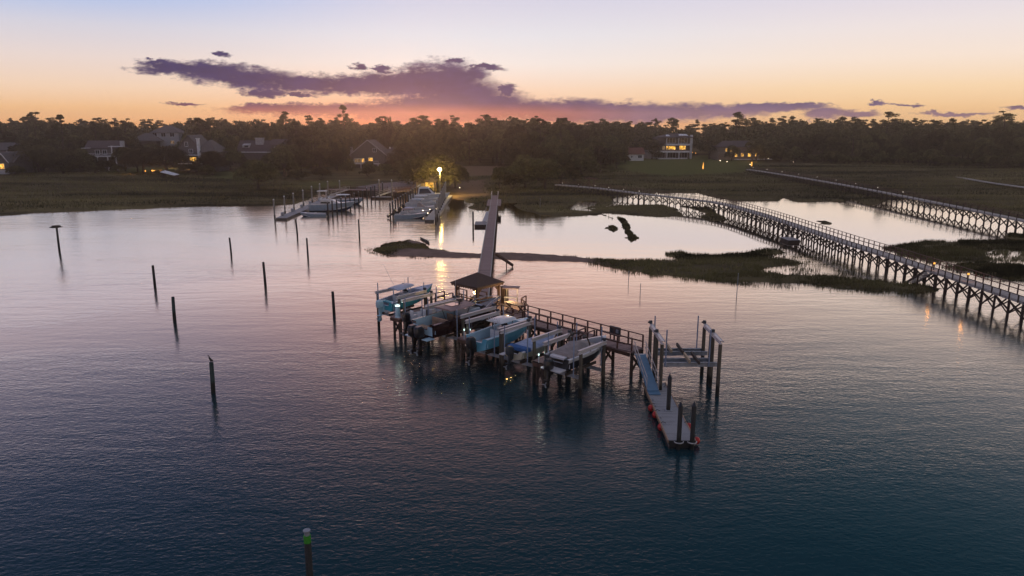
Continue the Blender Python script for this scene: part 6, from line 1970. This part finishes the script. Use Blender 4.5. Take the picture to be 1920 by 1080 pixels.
FRONT = [(-300, 262), (0, 268), (60, 270), (160, 280), (220, 288), (270, 305), (400, 280), (430, 284), (520, 276), (640, 284), (760, 270), (800, 252), (856, 262), (862, 300), (952, 300), (958, 250), (1000, 244), (1060, 262),
         (1120, 290), (1170, 318), (1185, 350), (1240, 378), (1320, 378), (1340, 360), (1400, 358), (1450, 338), (1500, 328), (1600, 320), (1700, 312), (1800, 300), (1900, 288), (2300, 270)]
HOUSES = [(-60, 46, 270), (-40, 50, 314), (160, 238, 286), (255, 350, 366), (330, 408, 284), (440, 528, 314), (644, 758, 306), (1222, 1306, 370), (1176, 1214, 346), (1186, 1208, 426), (1380, 1402, 350)]
fx_, fy_ = np.array([a for a, b in FRONT], float), np.array([b for a, b in FRONT], float)
rt_ = np.random.RandomState(17)
cand = []
for gy in np.arange(245, 455, 8.6):
    for gx in np.arange(-330, 330, 9.0):
        x, y = gx + rt_.uniform(-3.6, 3.6), gy + rt_.uniform(-3.4, 3.4)
        px = 960 + FOCAL * x / (y * CP + (CAM_H - 2) * SP)
        if px < -130 or px > 2060 or y < np.interp(px, fx_, fy_): continue
        pr_ = FOCAL * 5.2 / y
        if any(a + (b - a) * .08 - pr_ * .25 < px < b - (b - a) * .08 + pr_ * .25 and y < Y + 7 for a, b, Y in HOUSES): continue
        cand.append((x, y, px))
cand.sort(key=lambda c: c[1])
mass = []
n_ind = 0
LIMIT = 236
for x, y, px in cand:
    back = y - np.interp(px, fx_, fy_)
    pine = rt_.uniform() < (.10 if back < 25 else .36)
    kind = 'pine' if pine else 'broad'
    i = rt_.randint(100)
    src = TREE_KINDS[kind][i % len(TREE_KINDS[kind])]
    dens = fbm(np.array([x / 40.]), np.array([y / 40.]), 77, 3)[0]
    hh = rt_.uniform(14.5, 20.5) + 1.5 * dens if pine else rt_.uniform(9.5, 15.0) * (1 + .12 * dens) + min(3.2, back * .035)
    ww = rt_.uniform(6.5, 10) if pine else rt_.uniform(9.5, 14)
    s, sz = ww / 2 / src['_r'], hh / src['_h']
    rz = rt_.uniform(0, 2 * PI)
    if n_ind < LIMIT:
        n_ind += 1
        reg = ('behind the left houses' if px < 420 else 'behind the low house and the wide gable house' if px < 800 else 'behind the sandy field and the pier landing' if px < 1110
               else 'around the modern house' if px < 1460 else 'along the right marsh edge')
        plant(kind, i, x, y, s, rz, ('slim pine in the dense wood ' if pine else 'dark broadleaf tree in the dense wood ') + reg, 'trees of the wood ' + reg, sz)
    else:
        mass.append((kind, i, x, y, s, sz, rz))
# undergrowth closing the foot of the wood
for k_, px in enumerate(list(range(1440, 2040, 13)) + list(range(-60, 430, 24)) + list(range(520, 800, 22)) + list(range(960, 1180, 20))):
    if any(a - 6 < px < b + 6 for a, b in ((0, 40), (196, 236), (335, 400), (650, 750))) and k_ % 2: continue
    x, y = spot_at(px + rt_.uniform(-5, 5), float(np.interp(px, fx_, fy_)) - rt_.uniform(3, 9))
    i = rt_.randint(50); s = rt_.uniform(.85, 1.5)
    if 0 <= px < 430: s *= .8
    reg = 'right marsh edge' if px > 1400 else 'left houses' if px < 430 else 'low house and wide gable house' if px < 900 else 'pier landing'
    plant('bush', i, x, y, s, rt_.uniform(0, 6), 'dark shrub at the foot of the wood by the ' + reg, 'undergrowth along the wood by the ' + reg, s * rt_.uniform(.8, 1.3))
# the far part of the wood reads as one mass
VV, FF, off = [], [], 0
low = {}
for kind in ('broad', 'pine'):
    low[kind] = []
    for i in range(5):
        if kind == 'broad': pts, _ = broad_points(500 + i, 1100, 6.0, 11.0, .05, 17); v, f = leaf_quads(pts, 1.0, np.random.RandomState(i)); low[kind].append((v, f, 6.0, 11.0))
        else: pts, _ = pine_points(600 + i, 1500, 20., 4.4); v, f = leaf_quads(pts, .52, np.random.RandomState(i), .25); low[kind].append((v, f, 4.2, 20.0))
for kind, i, x, y, s, sz, rz in mass:
    src = TREE_KINDS[kind][i % len(TREE_KINDS[kind])]
    v, f, r0, h0 = low[kind][i % 5]
    s2, sz2 = s * src['_r'] / r0, sz * src['_h'] / h0
    c, sn = math.cos(rz), math.sin(rz)
    q = np.stack([(v[:, 0] * c - v[:, 1] * sn) * s2 + x, (v[:, 0] * sn + v[:, 1] * c) * s2 + y, v[:, 2] * sz2 + 2.0], -1)
    VV.append(q); FF.append(f + off); off += len(q)
wood = mesh_np('distant_wood', np.concatenate(VV), np.concatenate(FF), fm)
tag(wood, 'far part of the dark wood closing the skyline behind the nearer trees', None, None, 'stuff')
for k in TREE_KINDS:
    for t in TREE_KINDS[k]:
        if t.name not in USED:
            for c in list(t.children): bpy.data.objects.remove(c)
            bpy.data.objects.remove(t)
for o in bpy.data.objects:
    for k in ('_h', '_r'):
        if k in o: del o[k]

# ------------------------------------------------------------------ lamps that are lit
def point(name, loc, watts, col, r=.15):
    l = bpy.data.lights.new(name, 'POINT'); l.energy = watts; l.color = col; l.shadow_soft_size = r
    o = bpy.data.objects.new(name, l); COL.objects.link(o); o.location = loc
    return o


point('sodium_light', (LPX, LPY - .6, LPZ - .75), 1300, (1.0, .70, .20), .3)
fl_ = bpy.data.lights.new('flood_light', 'SPOT'); fl_.energy = 5500; fl_.color = (1.0, .70, .20); fl_.shadow_soft_size = .3; fl_.spot_size = R(165); fl_.spot_blend = .4
fo = bpy.data.objects.new('flood_light', fl_); COL.objects.link(fo); fo.location = (LPX, LPY + .3, LPZ - .1); fo.rotation_euler = Vector((.12, -1, .35)).to_track_quat('Z', 'Y').to_euler()
point('pavilion_light', (lx, ly, DZ + 1.40), 150, (1.0, .68, .28), .12)
for i, (x, y, z) in enumerate(AMB): point('amber_light', (x - .25, y - .3, z + .1), 6, (1.0, .42, .10), .1)
point('pedestal_light', (-10.3, 63.4, 3.25), 6, (.75, 1.0, .88), .1)
for p in ((-3.6, 56.6, 2.95), (2.1, 50.7, 2.75)): point('tip_light', p, 3, (.75, 1.0, .88), .1)
hx, hy = -22.0, 193.4
point('hut_light', (hx, hy - .8, 3.3), 60, (1.0, .6, .15), .2)
x, y = ground(300, 326, 1.5); point('garden_light', (x, y - 1.5, 3.4), 150, (1.0, .5, .1), .3)
x, y = ground(318, 318, 1.5); point('oak_light', (x, y + 2, 4.0), 300, (1.0, .6, .2), .3)
x, y = ground(1410, 304, 1.8); point('terrace_light', (x, y - 2, 3.0), 500, (1.0, .5, .12), .3)
x, y = ground(243, 327, 1.8); point('shrub_light', (x, y - 1, 2.6), 120, (1.0, .5, .1), .2)

# ------------------------------------------------------------------ sky: dusk, the sun just gone behind the wood
W = bpy.data.worlds.new('World'); SC.world = W; W.use_nodes = True
nt = W.node_tree; nt.nodes.clear(); N, L = nt.nodes, nt.links
wout = N.new('ShaderNodeOutputWorld'); bg = N.new('ShaderNodeBackground'); L.new(bg.outputs[0], wout.inputs[0])
SUN_AZ, SUN_EL = -8.5, 1.2
tc = N.new('ShaderNodeTexCoord'); sx = N.new('ShaderNodeSeparateXYZ'); L.new(tc.outputs['Generated'], sx.inputs[0])
el = mth('MULTIPLY', mth('ARCSINE', mth('MAXIMUM', mth('MINIMUM', sx.outputs['Z'], 1.0), -1.0)), 180 / PI)
az = mth('MULTIPLY', mth('ARCTAN2', sx.outputs['X'], sx.outputs['Y']), 180 / PI)
pos = mth('SQRT', mth('DIVIDE', mth('MAXIMUM', el, 0.0), 90.0), clamp=True)


def sky_ramp(stops):
    r = N.new('ShaderNodeValToRGB'); els = r.color_ramp.elements
    while len(els) < len(stops): els.new(.5)
    for e_, (deg, c) in zip(els, stops):
        e_.position = math.sqrt(deg / 90.0); e_.color = lin(c)
    L.new(pos, r.inputs[0]); return r.outputs[0]


LEFT = sky_ramp([(0, (248, 178, 114)), (1, (250, 198, 144)), (2.4, (246, 214, 186)), (4.3, (234, 217, 211)), (6.3, (213, 211, 223)), (8.8, (164, 190, 236)), (11, (222, 206, 214)), (14, (200, 184, 206)), (18, (152, 153, 196)), (25, (84, 106, 160)), (35, (40, 72, 112)), (45, (36, 70, 100)), (60, (198, 188, 208)), (90, (214, 204, 216))])  # overhead stops lie out of view, brightened beyond dusk to light decks and boats
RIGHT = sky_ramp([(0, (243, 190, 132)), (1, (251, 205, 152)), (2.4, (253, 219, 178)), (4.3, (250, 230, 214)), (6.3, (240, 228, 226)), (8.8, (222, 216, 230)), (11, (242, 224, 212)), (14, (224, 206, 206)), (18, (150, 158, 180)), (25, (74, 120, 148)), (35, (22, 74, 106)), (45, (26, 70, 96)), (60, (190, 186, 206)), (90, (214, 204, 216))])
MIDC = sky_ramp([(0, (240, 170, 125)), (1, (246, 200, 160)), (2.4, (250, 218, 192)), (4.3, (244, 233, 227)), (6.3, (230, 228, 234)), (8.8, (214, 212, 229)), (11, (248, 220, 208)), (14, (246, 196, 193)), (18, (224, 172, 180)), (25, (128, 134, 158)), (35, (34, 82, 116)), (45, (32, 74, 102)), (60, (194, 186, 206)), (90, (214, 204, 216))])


def wmix(f, a, b):
    x = N.new('ShaderNodeMix'); x.data_type = 'RGBA'
    for s, k in ((f, 'Factor'), (a, 'A'), (b, 'B')):
        i = x.inputs[k] if k == 'Factor' else x.inputs[k]
        if isinstance(s, (float, int, tuple)): i.default_value = s
        else: L.new(s, i)
    return x.outputs['Result']


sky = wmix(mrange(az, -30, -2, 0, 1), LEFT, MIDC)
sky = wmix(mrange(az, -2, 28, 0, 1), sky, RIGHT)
# the afterglow over the set sun
da = mth('DIVIDE', mth('SUBTRACT', az, -9.5), 7.0); de = mth('DIVIDE', el, 1.5)
glow = mth('EXPONENT', mth('MULTIPLY', mth('ADD', mth('MULTIPLY', da, da), mth('MULTIPLY', de, de)), -1.0))
sky = wmix(mth('MULTIPLY', glow, .8), sky, lin((236, 112, 74)))
# the eastern half of the dome is kept nearly as bright, to light boats
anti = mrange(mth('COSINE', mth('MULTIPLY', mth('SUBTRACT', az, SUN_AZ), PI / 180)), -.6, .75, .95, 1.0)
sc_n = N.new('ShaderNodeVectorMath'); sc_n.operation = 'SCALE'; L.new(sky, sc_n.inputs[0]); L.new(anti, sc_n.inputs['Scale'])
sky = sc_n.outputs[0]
# clouds: flattened banks low over the wood, (px, py, rx, ry) of the photograph turned into directions
CL = [(835, 165, 75, 38), (905, 200, 95, 24), (1060, 208, 110, 18), (1180, 212, 130, 16), (800, 200, 100, 20), (325, 129, 58, 10), (395, 134, 70, 13), (470, 146, 80, 15), (560, 156, 90, 14), (650, 160, 90, 14), (725, 158, 70, 18), (790, 150, 52, 24), (845, 150, 55, 26), (885, 138, 30, 9),
      (880, 178, 60, 26), (930, 192, 55, 18), (860, 206, 110, 20), (760, 210, 120, 13), (620, 206, 150, 9), (520, 203, 80, 6), (985, 204, 70, 15), (1060, 205, 70, 13), (1130, 210, 90, 15), (1165, 199, 30, 7),
      (1250, 210, 120, 13), (1340, 208, 90, 10), (1430, 203, 80, 6), (1500, 197, 45, 4.5), (1546, 211, 34, 9), (1605, 214, 30, 5), (672, 127, 17, 5), (716, 131, 16, 5), (855, 116, 20, 3.6), (905, 126, 34, 4.5),
      (950, 169, 16, 8), (418, 101, 12, 5), (345, 197, 28, 2.6), (500, 174, 36, 6), (1650, 196, 14, 3), (1700, 198, 22, 2.2), (1790, 214, 50, 3), (1905, 204, 20, 2.2), (560, 178, 26, 3), (300, 118, 20, 3)]


def sky_dir(px, py):
    u, v = (px - 960) / FOCAL, (py - 540) / FOCAL
    d = Vector((u, CP - v * SP, -SP - v * CP)).normalized()
    return math.degrees(math.atan2(d.x, d.y)), math.degrees(math.asin(d.z))


cv = N.new('ShaderNodeCombineXYZ'); L.new(az, cv.inputs[0]); L.new(el, cv.inputs[1])
mp = N.new('ShaderNodeMapping'); mp.inputs['Scale'].default_value = (.55, 1.5, 1); L.new(cv.outputs[0], mp.inputs[0])
nz = N.new('ShaderNodeTexNoise'); nz.inputs['Scale'].default_value = 1.0; nz.inputs['Detail'].default_value = 7; nz.inputs['Roughness'].default_value = .58; L.new(mp.outputs[0], nz.inputs['Vector'])
vs = N.new('ShaderNodeVectorMath'); vs.operation = 'SUBTRACT'; L.new(nz.outputs['Color'], vs.inputs[0]); vs.inputs[1].default_value = (.5, .5, .5)
vm = N.new('ShaderNodeVectorMath'); vm.operation = 'MULTIPLY_ADD'; L.new(vs.outputs[0], vm.inputs[0]); vm.inputs[1].default_value = (2.6, 1.0, 0); L.new(cv.outputs[0], vm.inputs[2])
mp3 = N.new('ShaderNodeMapping'); mp3.inputs['Scale'].default_value = (2.2, 4.6, 1); L.new(cv.outputs[0], mp3.inputs[0])
nz3 = N.new('ShaderNodeTexNoise'); nz3.inputs['Scale'].default_value = 1.0; nz3.inputs['Detail'].default_value = 6; nz3.inputs['Roughness'].default_value = .62; L.new(mp3.outputs[0], nz3.inputs['Vector'])
vs3 = N.new('ShaderNodeVectorMath'); vs3.operation = 'SUBTRACT'; L.new(nz3.outputs['Color'], vs3.inputs[0]); vs3.inputs[1].default_value = (.5, .5, .5)
vm3 = N.new('ShaderNodeVectorMath'); vm3.operation = 'MULTIPLY_ADD'; L.new(vs3.outputs[0], vm3.inputs[0]); vm3.inputs[1].default_value = (1.5, .62, 0); L.new(vm.outputs[0], vm3.inputs[2])
vm = vm3
best = None
for (cx, cy, rx, ry) in CL:
    a0, e0 = sky_dir(cx, cy)
    sa, se = FOCAL / (rx * 1.06) / 57.2958, FOCAL / (ry * 1.14) / 57.2958
    n1_ = N.new('ShaderNodeVectorMath'); n1_.operation = 'MULTIPLY_ADD'; L.new(vm.outputs[0], n1_.inputs[0]); n1_.inputs[1].default_value = (sa, se, 0); n1_.inputs[2].default_value = (-a0 * sa, -e0 * se, 0)
    d2 = N.new('ShaderNodeVectorMath'); d2.operation = 'DOT_PRODUCT'; L.new(n1_.outputs[0], d2.inputs[0]); L.new(n1_.outputs[0], d2.inputs[1])
    best = d2.outputs['Value'] if best is None else mth('MINIMUM', best, d2.outputs['Value'])
dens = mrange(mth('ADD', best, mth('MULTIPLY', mth('SUBTRACT', mth('ADD', nz.outputs['Fac'], nz3.outputs['Fac']), 1.0), -1.15)), 1.75, .3, 0, 1)
ctop = wmix(mrange(az, -14, 18, 0, 1), lin((50, 50, 98)), lin((94, 82, 120)))
clow = wmix(mrange(az, 0, 12, 0, 1), lin((168, 88, 84)), lin((126, 98, 126)))
ccol = wmix(mrange(el, .5, 1.6, 0, 1), clow, ctop)
shade = mrange(nz.outputs['Fac'], .3, .7, .86, 1.16)
s2_ = N.new('ShaderNodeVectorMath'); s2_.operation = 'SCALE'; L.new(ccol, s2_.inputs[0]); L.new(shade, s2_.inputs['Scale'])
sky = wmix(mth('MULTIPLY', dens, .98), sky, s2_.outputs[0])
# the physical sky adds its own low sun scatter
st_ = N.new('ShaderNodeTexSky'); st_.sky_type = 'NISHITA'; st_.sun_disc = False; st_.sun_elevation = R(SUN_EL); st_.sun_rotation = R(SUN_AZ); st_.air_density = 1.2; st_.dust_density = 1.5
s3_ = N.new('ShaderNodeVectorMath'); s3_.operation = 'SCALE'; L.new(st_.outputs[0], s3_.inputs[0]); s3_.inputs['Scale'].default_value = .004
ad = N.new('ShaderNodeVectorMath'); ad.operation = 'ADD'; L.new(sky, ad.inputs[0]); L.new(s3_.outputs[0], ad.inputs[1])
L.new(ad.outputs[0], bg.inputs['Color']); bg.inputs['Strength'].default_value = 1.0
W.cycles.sampling_method = 'MANUAL'; W.cycles.sample_map_resolution = 512

sl = bpy.data.lights.new('sun', 'SUN'); sl.energy = .25; sl.angle = R(6); sl.color = (1.0, .55, .32)
so = bpy.data.objects.new('sun', sl); COL.objects.link(so)
sd = Vector((math.sin(R(SUN_AZ)) * math.cos(R(SUN_EL)), math.cos(R(SUN_AZ)) * math.cos(R(SUN_EL)), math.sin(R(SUN_EL))))
so.rotation_euler = sd.to_track_quat('Z', 'Y').to_euler()

# ------------------------------------------------------------------ haze
if HAZE > 0:
    hm, nt, out = new_mat('evening_haze')
    pv = nt.nodes.new('ShaderNodeVolumePrincipled'); pv.inputs['Color'].default_value = (1, .86, .77, 1); pv.inputs['Density'].default_value = HAZE; pv.inputs['Anisotropy'].default_value = .86
    nt.links.new(pv.outputs[0], out.inputs['Volume'])
    mb = MB(); mb.box((0, 410, 14.5), (1840, 980, 33)); hz = mb.build('haze', hm); tag(hz, kind='stuff')

# ------------------------------------------------------------------ camera and render settings
cd = bpy.data.cameras.new('camera'); cd.sensor_width = 36; cd.lens = 36 * FOCAL / 1920; cd.clip_start = .5; cd.clip_end = 20000
co = bpy.data.objects.new('camera', cd); COL.objects.link(co); co.location = (0, 0, CAM_H); co.rotation_euler = (PI / 2 - PITCH, 0, 0)
SC.camera = co
SC.view_settings.view_transform = 'Standard'; SC.view_settings.look = 'None'; SC.view_settings.exposure = 0; SC.view_settings.gamma = 1; SC.view_settings.use_curve_mapping = False
SC.cycles.use_denoising = True
SC.cycles.max_bounces = 6; SC.cycles.diffuse_bounces = 2; SC.cycles.glossy_bounces = 3; SC.cycles.transmission_bounces = 2; SC.cycles.volume_bounces = 0; SC.cycles.transparent_max_bounces = 4
SC.cycles.caustics_reflective = False; SC.cycles.caustics_refractive = False
SC.cycles.sample_clamp_indirect = 8
